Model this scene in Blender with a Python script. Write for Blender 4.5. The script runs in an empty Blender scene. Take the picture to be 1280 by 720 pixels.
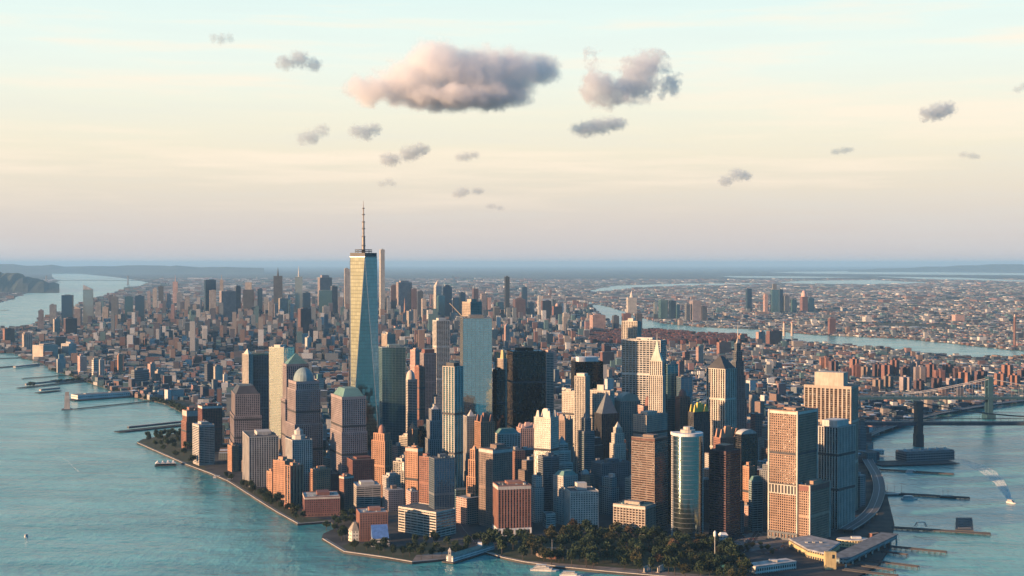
import bpy, bmesh, math, random
import numpy as np
from mathutils import Vector, Matrix, geometry
random.seed(11); rng = np.random.default_rng(7)
S = bpy.context.scene; COL = S.collection
R = math.radians

# ------------------------------------------------------------------ camera, world, sun, exposure
F, EYE, PITCH = 1730.0, 480.0, math.atan(31 / 1730.0)
cd = bpy.data.cameras.new('camera'); cam = bpy.data.objects.new('camera', cd); COL.objects.link(cam)
cam.location = (0, 0, EYE); cam.rotation_euler = (math.pi / 2 - PITCH, 0, 0)
cd.sensor_width = 36; cd.lens = 36 * F / 1280; cd.clip_start = 5; cd.clip_end = 420000
S.camera = cam
S.view_settings.view_transform = 'Standard'; S.view_settings.look = 'None'
S.view_settings.exposure = 0.95; S.view_settings.gamma = 1.0; S.view_settings.use_curve_mapping = False
cy = S.cycles
cy.max_bounces = 8; cy.diffuse_bounces = 0; cy.glossy_bounces = 3; cy.volume_bounces = 6
cy.transparent_max_bounces = 8; cy.volume_step_rate = 0.6; cy.volume_max_steps = 96
cy.use_denoising = True; cy.caustics_reflective = False; cy.caustics_refractive = False
try: cy.denoiser = 'OPENIMAGEDENOISE'
except Exception: pass

SUN_AZ, SUN_EL = R(245), R(9.5)        # azimuth clockwise from +Y (the view direction)
SD = Vector((math.sin(SUN_AZ) * math.cos(SUN_EL), math.cos(SUN_AZ) * math.cos(SUN_EL), math.sin(SUN_EL)))
sl = bpy.data.lights.new('sun', 'SUN'); sl.energy = 5.0; sl.angle = R(0.6); sl.color = (1.0, 0.61, 0.335)
so = bpy.data.objects.new('sun', sl); COL.objects.link(so); so.rotation_euler = (-SD).to_track_quat('-Z', 'Y').to_euler()

class NT:
    """small helper round a node tree"""
    def __init__(s, nt): s.nt = nt
    def new(s, t, **kw):
        n = s.nt.nodes.new(t)
        for k, v in kw.items(): setattr(n, k, v)
        return n
    def put(s, sock, v):
        if hasattr(v, 'is_output'): s.nt.links.new(v, sock)
        elif v is not None: sock.default_value = v
    def m(s, op, a, b=None, c=None, clamp=False):
        n = s.new('ShaderNodeMath', operation=op, use_clamp=clamp)
        for i, v in enumerate((a, b, c)):
            if v is not None: s.put(n.inputs[i], v)
        return n.outputs[0]
    def v(s, op, a, b=None):
        n = s.new('ShaderNodeVectorMath', operation=op)
        s.put(n.inputs[0], a)
        if b is not None: s.put(n.inputs[1], b)
        return n.outputs['Value'] if op in ('DOT_PRODUCT', 'DISTANCE', 'LENGTH') else n.outputs[0]
    def mix(s, f, a, b, blend='MIX'):
        n = s.new('ShaderNodeMix', data_type='RGBA', blend_type=blend)
        s.put(n.inputs[0], f)
        for i, x in ((6, a), (7, b)):
            s.put(n.inputs[i], tuple(x) + (1,) if isinstance(x, (tuple, list)) and len(x) == 3 else x)
        return n.outputs[2]
    def ramp(s, f, stops, interp='LINEAR'):
        n = s.new('ShaderNodeValToRGB'); e = n.color_ramp.elements; n.color_ramp.interpolation = interp
        while len(e) < len(stops): e.new(0.5)
        for q, (p, c) in zip(e, stops): q.position = p; q.color = tuple(c) + (1,) if len(c) == 3 else c
        s.put(n.inputs[0], f); return n.outputs[0]
    def rng(s, x, a, b, c=0.0, d=1.0, interp='LINEAR'):
        n = s.new('ShaderNodeMapRange', interpolation_type=interp)
        for i, v in enumerate((x, a, b, c, d)): s.put(n.inputs[i], v)
        return n.outputs[0]
    def noise(s, vec, scale, detail=3, rough=0.55, dim='3D'):
        n = s.new('ShaderNodeTexNoise', noise_dimensions=dim)
        if vec is not None: s.put(n.inputs['Vector'], vec)
        n.inputs['Scale'].default_value = scale; n.inputs['Detail'].default_value = detail; n.inputs['Roughness'].default_value = rough
        return n.outputs[0]
    def sep(s, v):
        n = s.new('ShaderNodeSeparateXYZ'); s.put(n.inputs[0], v); return n.outputs
    def comb(s, x, y, z):
        n = s.new('ShaderNodeCombineXYZ')
        for i, q in enumerate((x, y, z)): s.put(n.inputs[i], q)
        return n.outputs[0]

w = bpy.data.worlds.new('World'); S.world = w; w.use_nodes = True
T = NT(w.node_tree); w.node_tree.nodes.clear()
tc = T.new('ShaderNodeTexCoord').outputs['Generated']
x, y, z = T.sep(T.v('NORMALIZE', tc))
el = T.m('MULTIPLY', T.m('ARCSINE', z), 180 / math.pi)
hn = T.m('SQRT', T.m('ADD', T.m('MULTIPLY', x, x), T.m('MULTIPLY', y, y)))
fy = T.m('DIVIDE', y, T.m('MAXIMUM', hn, 0.001))
ef = T.rng(el, -2, 90)
def st(*l): return [((e + 2) / 92, c) for e, c in l]
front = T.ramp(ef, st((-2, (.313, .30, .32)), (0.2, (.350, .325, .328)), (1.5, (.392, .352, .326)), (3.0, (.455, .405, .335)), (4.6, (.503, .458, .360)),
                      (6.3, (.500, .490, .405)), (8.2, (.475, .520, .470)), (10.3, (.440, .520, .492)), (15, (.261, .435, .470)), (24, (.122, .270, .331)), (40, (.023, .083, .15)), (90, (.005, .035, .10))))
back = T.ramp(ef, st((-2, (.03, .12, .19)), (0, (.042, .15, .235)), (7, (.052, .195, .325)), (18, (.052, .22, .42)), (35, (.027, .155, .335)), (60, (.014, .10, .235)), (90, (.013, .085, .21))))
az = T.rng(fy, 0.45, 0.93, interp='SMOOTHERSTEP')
hz = T.noise(T.comb(T.m('MULTIPLY', x, 3.0), T.m('MULTIPLY', y, 1.0), T.m('MULTIPLY', z, 42.0)), 1.6, 5, .6)
veil = T.m('MULTIPLY', T.rng(hz, .5, .72), T.rng(el, 1.0, 4.0, 0, .62))
front = T.mix(veil, front, (.60, .50, .40)); front = T.mix(T.m('MULTIPLY', T.rng(hz, .5, .3), .16), front, (.40, .43, .43))
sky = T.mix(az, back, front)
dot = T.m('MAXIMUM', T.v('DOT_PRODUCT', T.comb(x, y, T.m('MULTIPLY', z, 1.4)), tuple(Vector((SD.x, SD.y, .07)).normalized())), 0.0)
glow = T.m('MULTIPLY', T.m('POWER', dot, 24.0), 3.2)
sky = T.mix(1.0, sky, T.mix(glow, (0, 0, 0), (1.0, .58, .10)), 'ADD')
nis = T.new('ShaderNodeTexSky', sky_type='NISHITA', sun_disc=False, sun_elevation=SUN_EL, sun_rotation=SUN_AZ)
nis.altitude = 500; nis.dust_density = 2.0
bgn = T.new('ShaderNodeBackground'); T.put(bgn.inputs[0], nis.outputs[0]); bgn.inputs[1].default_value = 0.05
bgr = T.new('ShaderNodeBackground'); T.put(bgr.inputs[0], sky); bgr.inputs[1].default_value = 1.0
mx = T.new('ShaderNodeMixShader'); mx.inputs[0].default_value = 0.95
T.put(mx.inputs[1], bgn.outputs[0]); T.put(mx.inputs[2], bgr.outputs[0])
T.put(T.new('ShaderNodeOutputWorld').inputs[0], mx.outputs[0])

# ------------------------------------------------------------------ helpers
def ray(px, py):
    return Vector((px - 640, F * math.cos(PITCH) - (py - 360) * math.sin(PITCH), -(py - 360) * math.cos(PITCH) - F * math.sin(PITCH)))
def ground(px, py, z=3.0):
    r = ray(px, py); t = (z - EYE) / r.z; return Vector((r.x * t, r.y * t, z))
def atd(px, py, d):
    r = ray(px, py); t = d / r.y; return Vector((r.x * t, d, EYE + r.z * t))
def depth(py): return ground(640, py).y

class MB:
    def __init__(s): s.V = []; s.Fc = []
    def raw(s, vs, fs):
        b = len(s.V); s.V += vs; s.Fc += [tuple(i + b for i in f) for f in fs]; return s
    def box(s, x0, x1, y0, y1, z0, z1):
        return s.raw([(x0, y0, z0), (x1, y0, z0), (x1, y1, z0), (x0, y1, z0), (x0, y0, z1), (x1, y0, z1), (x1, y1, z1), (x0, y1, z1)],
                     [(3, 2, 1, 0), (4, 5, 6, 7), (0, 1, 5, 4), (1, 2, 6, 5), (2, 3, 7, 6), (3, 0, 4, 7)])
    def cbox(s, cx, cy, w, l, z0, z1): return s.box(cx - w / 2, cx + w / 2, cy - l / 2, cy + l / 2, z0, z1)
    def loft(s, p0, z0, p1, z1):
        n = len(p0)
        return s.raw([(p[0], p[1], z0) for p in p0] + [(p[0], p[1], z1) for p in p1],
                     [(i, (i + 1) % n, n + (i + 1) % n, n + i) for i in range(n)] + [tuple(range(n - 1, -1, -1)), tuple(range(n, 2 * n))])
    def prism(s, p, z0, z1): return s.loft(p, z0, p, z1)
    def pyr(s, cx, cy, w, l, z0, w1, l1, z1):
        q = lambda a, b: [(cx - a / 2, cy - b / 2), (cx + a / 2, cy - b / 2), (cx + a / 2, cy + b / 2), (cx - a / 2, cy + b / 2)]
        return s.loft(q(w, l), z0, q(max(w1, .1), max(l1, .1)), z1)
    def lathe(s, prof, n=16, cx=0, cy=0):
        vs = []; fs = []
        for r, z in prof:
            for k in range(n): vs.append((cx + r * math.cos(2 * math.pi * k / n), cy + r * math.sin(2 * math.pi * k / n), z))
        for i in range(len(prof) - 1):
            for k in range(n):
                fs.append((i * n + k, i * n + (k + 1) % n, (i + 1) * n + (k + 1) % n, (i + 1) * n + k))
        fs.append(tuple(range(n - 1, -1, -1))); fs.append(tuple(range(len(vs) - n, len(vs))))
        return s.raw(vs, fs)
    def bar(s, p, q, r, n=6, r1=None):
        p = Vector(p); q = Vector(q); d = (q - p).normalized(); a = d.orthogonal().normalized(); b = d.cross(a)
        r1 = r if r1 is None else r1
        ring = lambda c, rr: [tuple(c + (a * math.cos(2 * math.pi * k / n) + b * math.sin(2 * math.pi * k / n)) * rr) for k in range(n)]
        return s.raw(ring(p, r) + ring(q, r1), [(k, (k + 1) % n, n + (k + 1) % n, n + k) for k in range(n)] + [tuple(range(n - 1, -1, -1)), tuple(range(n, 2 * n))])
    def build(s, name, mat, parent=None, smooth=False):
        me = bpy.data.meshes.new(name); me.from_pydata(s.V, [], s.Fc)
        if mat: me.materials.append(mat)
        if smooth: me.polygons.foreach_set('use_smooth', [True] * len(me.polygons))
        me.update()
        o = bpy.data.objects.new(name, me); COL.objects.link(o)
        if parent: o.parent = parent
        return o

def tag(o, label=None, cat=None, group=None, kind=None):
    if label: o['label'] = label
    if cat: o['category'] = cat
    if group: o['group'] = group
    if kind: o['kind'] = kind
    return o
def empty(name, loc, rz=0, label=None, cat=None, group=None):
    o = bpy.data.objects.new(name, None); COL.objects.link(o); o.location = loc; o.rotation_euler = (0, 0, rz)
    return tag(o, label, cat, group)
def copy_tree(o, parent=None):
    c = o.copy(); COL.objects.link(c)
    if parent: c.parent = parent
    for ch in list(o.children): copy_tree(ch, c)
    return c

# ------------------------------------------------------------------ materials
PAL = dict(cream=(.56, .47, .34), tan=(.44, .32, .21), brick=(.30, .12, .075), redbrown=(.20, .075, .06), orange=(.46, .21, .10), grey=(.28, .28, .28),
           pale=(.62, .57, .48), white=(.72, .70, .65), mauve=(.30, .215, .21), black=(.012, .014, .018), charcoal=(.07, .07, .08), teal=(.17, .30, .31),
           stone=(.46, .40, .33), navy=(.045, .065, .10), pink=(.50, .28, .22), brown=(.24, .14, .09), green=(.15, .27, .235), yellow=(.60, .47, .24),
           gold=(.75, .55, .12), blue=(.08, .15, .30), deck=(.10, .10, .10), slate=(.13, .15, .17), maroon=(.13, .045, .05), sand=(.36, .30, .22))
PAL['steel'] = (.028, .075, .10); PAL['verdigris'] = (.42, .52, .44); PAL['peach'] = (.40, .27, .20)
for k_ in PAL:     # old stone and brick are greyer than they look in low sun
    if k_ not in ('gold', 'yellow', 'green', 'blue', 'steel', 'peach', 'verdigris'):
        c_ = PAL[k_]; g_ = .3 * c_[0] + .59 * c_[1] + .11 * c_[2]; d_ = .72 if k_ in ('orange', 'brick', 'redbrown', 'pink') else .5; b_ = 1.0 if max(c_) < .1 or max(c_) > .6 else 1.08 if max(c_) > .5 else 1.22
        PAL[k_] = tuple(min(.75, (g_ + (v_ - g_) * d_) * b_) for v_ in c_)
MATS = {}
def newmat(key):
    m = bpy.data.materials.new(key); m.use_nodes = True; m.node_tree.nodes.clear(); MATS[key] = m
    t = NT(m.node_tree); b = t.new('ShaderNodeBsdfPrincipled'); o = t.new('ShaderNodeOutputMaterial'); t.put(o.inputs[0], b.outputs[0])
    return m, t, b
def facade_th(t):
    """distance along the facade and height, from position and normal"""
    g = t.new('ShaderNodeNewGeometry')
    tv = t.v('CROSS_PRODUCT', g.outputs['Normal'], (0, 0, 1))
    return t.v('DOT_PRODUCT', g.outputs['Position'], tv), t.sep(g.outputs['Position'])[2], t.sep(g.outputs['Normal'])[2], g
def wallmat(c, rough=.8):
    key = 'wall_' + str(c) + str(rough)
    if key in MATS: return MATS[key]
    col = PAL[c] if isinstance(c, str) else c
    m, t, b = newmat(key)
    p = t.new('ShaderNodeTexCoord').outputs['Object']
    n1 = t.noise(p, .045, 4); n2 = t.noise(t.v('MULTIPLY', p, (1, 1, .12)), .5, 3)
    k = t.m('ADD', t.rng(n1, .3, .7, .80, 1.14), t.rng(n2, .3, .7, -.14, .12))
    oi = t.new('ShaderNodeObjectInfo').outputs['Random']
    k = t.m('MULTIPLY', k, t.rng(oi, 0, 1, .88, 1.1))
    t.put(b.inputs['Base Color'], t.mix(1.0, col, t.comb(k, k, k), 'MULTIPLY'))
    b.inputs['Roughness'].default_value = rough; b.inputs['Specular IOR Level'].default_value = .3
    return m
def glassmat(c=(.02, .028, .036), metal=0.0, rough=.09, blinds=.25, cell=(3.0, 4.1), wob=.02, lines=0.0):
    key = 'glass_' + str((c, metal, rough, blinds, cell, wob, lines))
    if key in MATS: return MATS[key]
    m, t, b = newmat(key)
    ta, h, nz, g = facade_th(t)
    u = t.m('DIVIDE', ta, cell[0]); v = t.m('DIVIDE', h, cell[1])
    wn = t.new('ShaderNodeTexWhiteNoise', noise_dimensions='3D')
    t.put(wn.inputs['Vector'], t.comb(t.m('FLOOR', u), t.m('FLOOR', v), t.new('ShaderNodeObjectInfo').outputs['Random']))
    r = wn.outputs[0]
    light = (.13, .14, .14) if metal < .3 else tuple(min(1, q * 1.14) for q in c)
    colr = t.mix(t.m('MULTIPLY', t.m('GREATER_THAN', r, 1 - blinds), t.rng(r, 1 - blinds, 1, .3, 1)), c, light)
    if lines:
        fr = t.m('FRACT', v); ln = t.m('MULTIPLY', t.m('LESS_THAN', fr, .22), lines)
        fu = t.m('FRACT', u); ln = t.m('MAXIMUM', ln, t.m('MULTIPLY', t.m('LESS_THAN', fu, .1), lines * .7))
        colr = t.mix(ln, colr, tuple(q * .35 for q in c))
    t.put(b.inputs['Base Color'], colr)
    b.inputs['Metallic'].default_value = metal; b.inputs['Roughness'].default_value = rough
    if wob:
        off = t.v('MULTIPLY', t.v('SUBTRACT', wn.outputs[1], (.5, .5, .5)), (wob, wob, wob))
        big = t.new('ShaderNodeTexNoise'); t.put(big.inputs['Vector'], g.outputs['Position']); big.inputs['Scale'].default_value = .02
        off = t.v('ADD', off, t.v('MULTIPLY', t.v('SUBTRACT', big.outputs[1], (.5, .5, .5)), (wob * 1.5, wob * 1.5, wob * 1.5)))
        t.put(b.inputs['Normal'], t.v('NORMALIZE', t.v('ADD', g.outputs['Normal'], off)))
    return m
def plainmat(key, col, rough=.7, metal=0.0, nscale=.2, var=.25):
    key = 'plain_' + key
    if key in MATS: return MATS[key]
    m, t, b = newmat(key)
    p = t.new('ShaderNodeTexCoord').outputs['Object']
    n = t.noise(p, nscale, 4); k = t.rng(n, .3, .7, 1 - var, 1 + var)
    t.put(b.inputs['Base Color'], t.mix(1.0, col, t.comb(k, k, k), 'MULTIPLY'))
    b.inputs['Roughness'].default_value = rough; b.inputs['Metallic'].default_value = metal
    return m
def roofmat(c='deck'):
    return plainmat('roof_' + c, tuple(q * .9 for q in PAL[c]), .9, 0, .09, .45)
def winmat(c, fl=3.9, bay=3.6, wh=.55, ww=.55, glass=(.03, .04, .05)):
    """masonry wall with rows of windows, for blocks too far away for modelled windows"""
    key = 'win_' + str((c, fl, bay, wh, ww))
    if key in MATS: return MATS[key]
    col = PAL[c] if isinstance(c, str) else c
    m, t, b = newmat(key)
    ta, h, nz, g = facade_th(t)
    fu = t.m('FRACT', t.m('DIVIDE', ta, bay)); fv = t.m('FRACT', t.m('DIVIDE', h, fl))
    msk = t.m('MULTIPLY', t.m('LESS_THAN', fu, ww), t.m('LESS_THAN', fv, wh))
    msk = t.m('MULTIPLY', msk, t.m('LESS_THAN', t.m('ABSOLUTE', nz), .5))
    n = t.noise(g.outputs['Position'], .03, 4); k = t.rng(n, .3, .7, .75, 1.2)
    k = t.m('MULTIPLY', k, t.rng(t.new('ShaderNodeObjectInfo').outputs['Random'], 0, 1, .8, 1.15))
    base = t.mix(1.0, col, t.comb(k, k, k), 'MULTIPLY')
    t.put(b.inputs['Base Color'], t.mix(msk, base, glass))
    t.put(b.inputs['Roughness'], t.rng(msk, 0, 1, .8, .15))
    return m
# ------------------------------------------------------------------ water and land
def wmat():
    m, t, b = newmat('water')
    p = t.new('ShaderNodeNewGeometry').outputs['Position']
    streak = t.v('MULTIPLY', p, (1.0, .45, 1))
    n1 = t.noise(streak, .05, 5, .62); n2 = t.noise(p, .0035, 4, .6); rot = t.comb(t.v('DOT_PRODUCT', p, (.9, -.42, 0)), t.m('MULTIPLY', t.v('DOT_PRODUCT', p, (.42, .9, 0)), 6.0), 0); n4 = t.noise(rot, .0016, 5, .62); n3 = t.noise(t.v('MULTIPLY', p, (.5, 1.4, 1)), .011, 4, .6)
    t.put(b.inputs['Base Color'], t.mix(t.rng(t.m('ADD', t.m('MULTIPLY', n3, .5), t.m('MULTIPLY', n4, .5)), .38, .62), (.022, .19, .21), (.095, .41, .395)))
    t.put(b.inputs['Roughness'], t.rng(n2, .3, .7, .14, .26))
    b.inputs['IOR'].default_value = 1.33; b.inputs['Specular IOR Level'].default_value = .36
    bp = t.new('ShaderNodeBump'); bp.inputs['Strength'].default_value = .8; bp.inputs['Distance'].default_value = 1.1
    hgt = t.m('ADD', t.m('MULTIPLY', n1, t.rng(n2, .3, .7, 2.2, 4.4)), t.m('MULTIPLY', n3, 5.0))
    t.put(bp.inputs['Height'], hgt); t.put(b.inputs['Normal'], bp.outputs[0])
    return m
WATER = wmat()
def landmat():
    m, t, b = newmat('land')
    p = t.new('ShaderNodeNewGeometry').outputs['Position']
    def vor(sc):
        n = t.new('ShaderNodeTexVoronoi'); t.put(n.inputs['Vector'], p); n.inputs['Scale'].default_value = sc; return t.sep(n.outputs['Color'])[0]
    st1 = [(0, (.030, .040, .034)), (.35, (.055, .062, .060)), (.6, (.10, .095, .088)), (.8, (.15, .10, .085)), (.93, (.30, .28, .25)), (1, (.5, .47, .42))]
    far = t.ramp(vor(.022), st1, 'CONSTANT'); mid = t.ramp(vor(.06), st1, 'CONSTANT')
    d = t.sep(p)[1]
    c = t.mix(t.rng(d, 9000, 20000), mid, far)
    big = t.noise(p, .0006, 4); c = t.mix(t.rng(big, .52, .62, 0, .8), c, (.03, .045, .034))
    near = t.mix(t.rng(t.noise(p, .02, 4), .4, .6), (.045, .047, .05), (.085, .083, .08))
    t.put(b.inputs['Base Color'], t.mix(t.rng(d, 3300, 4300), near, c))
    b.inputs['Roughness'].default_value = .9; b.inputs['Specular IOR Level'].default_value = .2
    return m
LAND = landmat()
def polysheet(name, pts, mat, z=3.0, wall=0.0, kind='structure'):
    P = [Vector((p.x, p.y, z)) for p in pts]; n = len(P)
    tris = geometry.tessellate_polygon([P]); vs = [tuple(p) for p in P]; fs = []
    for tr in tris:
        a, b_, c = (P[i] for i in tr)
        fs.append(tuple(tr) if (b_ - a).cross(c - a).z > 0 else tuple(reversed(tr)))
    if wall:
        vs += [(p.x, p.y, z - wall) for p in P]
        area = sum(P[i].x * P[(i + 1) % n].y - P[(i + 1) % n].x * P[i].y for i in range(n))
        for i in range(n):
            j = (i + 1) % n; q = (i, i + n, j + n, j); fs.append(q if area > 0 else q[::-1])
    mb = MB(); mb.V = vs; mb.Fc = fs; o = mb.build(name, mat); o['kind'] = kind; return o
mb = MB(); mb.V = [(-210000, -6000, 0), (210000, -6000, 0), (210000, 207000, 0), (-210000, 207000, 0)]; mb.Fc = [(0, 1, 2, 3)]
tag(mb.build('water', WATER), kind='structure')
SHORE_W = [(190, 353), (150, 366), (125, 372), (88, 388), (60, 396), (45, 404), (30, 410), (-50, 416), (-70, 428), (-50, 440), (24, 441), (28, 447), (50, 452), (66, 462), (95, 472),
           (130, 484), (165, 495), (205, 504), (226, 514), (230, 522), (228, 540), (178, 549), (171, 553), (235, 582), (262, 592), (285, 602), (345, 640), (372, 655), (414, 652),
           (420, 660), (404, 667), (402, 673), (430, 690), (480, 697), (515, 703), (548, 700), (575, 697), (600, 688), (628, 697), (655, 703), (700, 709), (760, 715), (830, 721), (900, 730), (960, 738), (1000, 736), (1060, 727),
           (1098, 706), (1112, 685), (1118, 655), (1108, 615), (1095, 590), (1088, 570), (1084, 548), (1110, 537), (1160, 520), (1240, 506), (1300, 500), (1420, 495)]
SHORE_E = [(1420, 455), (1300, 450), (1230, 449), (1160, 444.5), (1080, 436), (1000, 429), (960, 425), (900, 423), (830, 418), (790, 413), (768, 405), (752, 397), (744, 388), (733, 381), (715, 376)]
SHORE_Q = [(720, 373), (748, 380), (778, 388), (800, 396), (830, 404), (870, 408), (960, 412), (1003, 417), (1060, 420), (1130, 423), (1200, 430), (1265, 437), (1300, 438), (1600, 446)]
SHORE_N = [(-500, 405), (-60, 383), (0, 378), (45, 362), (53, 358), (72, 352), (65, 346), (65, 340.5), (100, 342), (150, 347)]
LANDPX = SHORE_W + SHORE_E + SHORE_Q + [(2200, 400), (2200, 333), (-900, 333), (-900, 400)] + SHORE_N
LANDP = [ground(*p) for p in LANDPX]
polysheet('land', LANDP, LAND, 3.0, 4.0)
def px_ground_poly(l, z): return [ground(a, b, z) for a, b in l]
bays = [[(1000, 351), (1090, 350), (1180, 354), (1085, 355.5), (1010, 355), (965, 353)], [(960, 340.2), (1060, 339), (1300, 341.5), (1300, 344.2), (1120, 343), (1010, 342)],
        [(770, 357), (850, 354.5), (950, 354), (955, 355.2), (860, 357), (800, 359.5), (775, 362), (748, 365), (735, 364), (750, 360)], [(1090, 345.5), (1200, 347), (1290, 351), (1290, 352.5), (1160, 349)], [(900, 345), (1000, 345.5), (1080, 346.5), (1000, 347.5), (920, 347)]]
for l in bays: polysheet('bay_water', px_ground_poly(l, 3.6), WATER, 3.6)
# hills on the far shores
def hillmat():
    m, t, b = newmat('hill'); p = t.new('ShaderNodeNewGeometry').outputs['Position']
    t.put(b.inputs['Base Color'], t.ramp(t.noise(p, .004, 6, .7), [(.35, (.025, .04, .03)), (.6, (.05, .06, .05)), (.72, (.14, .12, .10))])); b.inputs['Roughness'].default_value = .95
    return m
HILL = hillmat()
def hill(px0, px1, pyb, tops, dep, name='hills'):
    """ridge: crest heights given by the row its crest reaches"""
    mb = MB(); tops = [tops[i // 4] * (1 - i % 4 / 4) + tops[min(i // 4 + 1, len(tops) - 1)] * (i % 4 / 4) for i in range(4 * len(tops) - 3)]; n = len(tops); d0 = depth(pyb); m = 9
    for i, ty in enumerate(tops):
        px = px0 + (px1 - px0) * i / (n - 1)
        zt = max(4, atd(px, ty, d0 + dep * .4).z)
        for k in range(m):
            f = k / (m - 1); d = d0 + dep * f; z = 2.5 + zt * math.sin(math.pi * min(1, f * 1.15)) ** .8 * random.uniform(.72, 1.12) if 0 < k < m - 1 else 2.5
            mb.V.append(((px - 640) / F * d, d, z))
    for i in range(n - 1):
        for k in range(m - 1): mb.Fc.append((i * m + k, (i + 1) * m + k, (i + 1) * m + k + 1, i * m + k + 1))
    tag(mb.build(name, HILL, smooth=False), kind='structure')
hill(-420, 74, 366, [340, 337, 335, 334, 335, 333.5, 334, 334.5, 334, 335, 334, 335, 334, 335, 336, 337, 339, 343, 348, 356], 5200)
hill(-420, 330, 342, [334, 332, 331, 330, 330, 329.8, 330, 331, 331, 332, 332, 333, 335], 9000)
hill(1060, 2000, 340, [337, 334, 331.5, 330.5, 330, 330, 329.5, 330, 330, 329.5, 330, 330, 330], 5000)

# ------------------------------------------------------------------ towers with modelled facades
STY = dict(grid=dict(bay=4.6, pw=1.7, pd=.55, fl=4.1, sh=1.6, sd=.35), punched=dict(bay=4.2, pw=2.0, pd=.5, fl=4.0, sh=1.8, sd=.32),
           ribs=dict(bay=4.4, pw=1.9, pd=1.1, fl=4.1, sh=1.2, sd=.2), bands=dict(bay=14, pw=.8, pd=.3, fl=4.1, sh=2.0, sd=.55),
           glass=dict(bay=9, pw=.35, pd=.2, fl=4.1, sh=.5, sd=.12), dark=dict(bay=9, pw=.7, pd=.3, fl=4.1, sh=.7, sd=.2), stripes=dict(bay=7.5, pw=3.0, pd=1.0, fl=4.1, sh=.5, sd=.15),
           biggrid=dict(bay=8.5, pw=1.5, pd=1.1, fl=4.3, sh=1.5, sd=.6), balcony=dict(bay=7, pw=1.2, pd=.3, fl=3.8, sh=1.3, sd=1.1))
GL = dict(win=dict(), dark=dict(c=(.008, .010, .014), blinds=.06, rough=.06), mirror=dict(c=(.52, .62, .58), metal=.85, rough=.07, blinds=.5, cell=(6, 4.1), wob=.012, lines=.35),
          teal=dict(c=(.10, .25, .29), metal=.65, rough=.06, blinds=.3, cell=(3, 4.1), wob=.02, lines=.5), blue=dict(c=(.12, .22, .30), metal=.6, rough=.07, blinds=.35, cell=(3, 3.9), wob=.03, lines=.5),
          gold=dict(c=(.80, .74, .58), metal=.85, rough=.06, blinds=.3, cell=(3, 4.1), wob=.012, lines=.35), brown=dict(c=(.035, .02, .015), blinds=.2, rough=.1))
FOOT = []      # footprints taken: (x, y, radius)
def facade(mb, W, L, z0, z1, bay, pw, pd, fl, sh, sd, cx=0, cy=0, floors=True):
    n = max(2, round(W / bay)); m = max(2, round(L / bay))
    for i in range(1, n):
        xx = cx - W / 2 + W * i / n
        mb.box(xx - pw / 2, xx + pw / 2, cy - L / 2 - pd, cy - L / 2 + .1, z0, z1); mb.box(xx - pw / 2, xx + pw / 2, cy + L / 2 - .1, cy + L / 2 + pd, z0, z1)
    for i in range(1, m):
        yy = cy - L / 2 + L * i / m
        mb.box(cx - W / 2 - pd, cx - W / 2 + .1, yy - pw / 2, yy + pw / 2, z0, z1); mb.box(cx + W / 2 - .1, cx + W / 2 + pd, yy - pw / 2, yy + pw / 2, z0, z1)
    e = pd + .06; c = max(pw, .5) * .8
    for sx in (-1, 1):
        for sy in (-1, 1): mb.cbox(cx + sx * (W / 2 + e - c / 2), cy + sy * (L / 2 + e - c / 2), c, c, z0, z1 + .02)
    if floors:
        k = max(1, round((z1 - z0) / fl)); h = (z1 - z0) / k
        for i in range(k + 1):
            zz = z0 + i * h - (sh if i == k else sh / 2 if i else 0)
            mb.cbox(cx, cy, W + 2 * sd, L + 2 * sd, zz + .01, zz + sh + (.01 if i < k else -.02))
NAMES = dict(o=('office_tower', 'office tower'), a=('apartment_tower', 'apartment tower'), s=('skyscraper', 'skyscraper'), b=('city_block', 'building'))
def site(xl, xm, xr, yt, yb, a, Wd=None, Ld=None):
    d = depth(yb); C = ground(xm, yb); C.z = 3.0; ca, sa = math.cos(a), math.sin(a)
    def sol(px, ux, uy):
        X = (px - 640) / F; t = (X * C.y - C.x) / (ux - X * uy); return t
    W = sol(xr, ca, sa) if xr > xm else None; L = sol(xl, -sa, ca) if xl < xm else None
    base = 1.6 * max(1, (xr - xl)) * d / F * .6
    W = W if W and 2 < W < 130 else (Wd or (L or base) * .9); L = L if L and 2 < L < 130 else (Ld or W * .9)
    W = Wd or W; L = Ld or min(L, 3.0 * W)
    W = min(W, 3.2 * L)
    u = Vector((ca, sa, 0)); v = Vector((-sa, ca, 0))
    ctr = C + u * W / 2 + v * L / 2
    zt = atd(xm, yt, C.y).z
    FOOT.append((ctr.x, ctr.y, .5 * math.hypot(W, L)))
    return ctr, W, L, zt, C.y
def roof_kit(root, W, L, z, wallc, roofc, pent, seed, cx=0, cy=0):
    r = random.Random(seed)
    MB().cbox(cx, cy, W - .7, L - .7, z - .3, z + .35).build('roof', roofmat(roofc), root)
    if pent:
        pw, pl, ph = W * r.uniform(.35, .6), L * r.uniform(.35, .6), r.uniform(4, 8)
        p = MB().cbox(cx + W * r.uniform(-.1, .1), cy + L * r.uniform(-.1, .1), pw, pl, z + .35, z + ph).build('penthouse', wallmat(wallc), root)
        for k in range(7):
            s = r.uniform(1.2, 3.6); MB().cbox(cx + W * r.uniform(-.42, .42), cy + L * r.uniform(-.38, .38), s, s * r.uniform(.8, 2), z + .33, z + r.uniform(1.8, 3.6)).build('roof_unit', roofmat(r.choice(['grey', 'pale', 'deck', 'teal'])), root)
        if r.random() < .35 and W < 45:
            MB().lathe([(1.9, z + ph), (1.9, z + ph + 3.6), (.1, z + ph + 5.2)], 8, cx + W * .05, cy).build('water_tank', roofmat('brown'), root)
def crown_only(sty): return sty in ('glass', 'ribs', 'bands')
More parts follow.
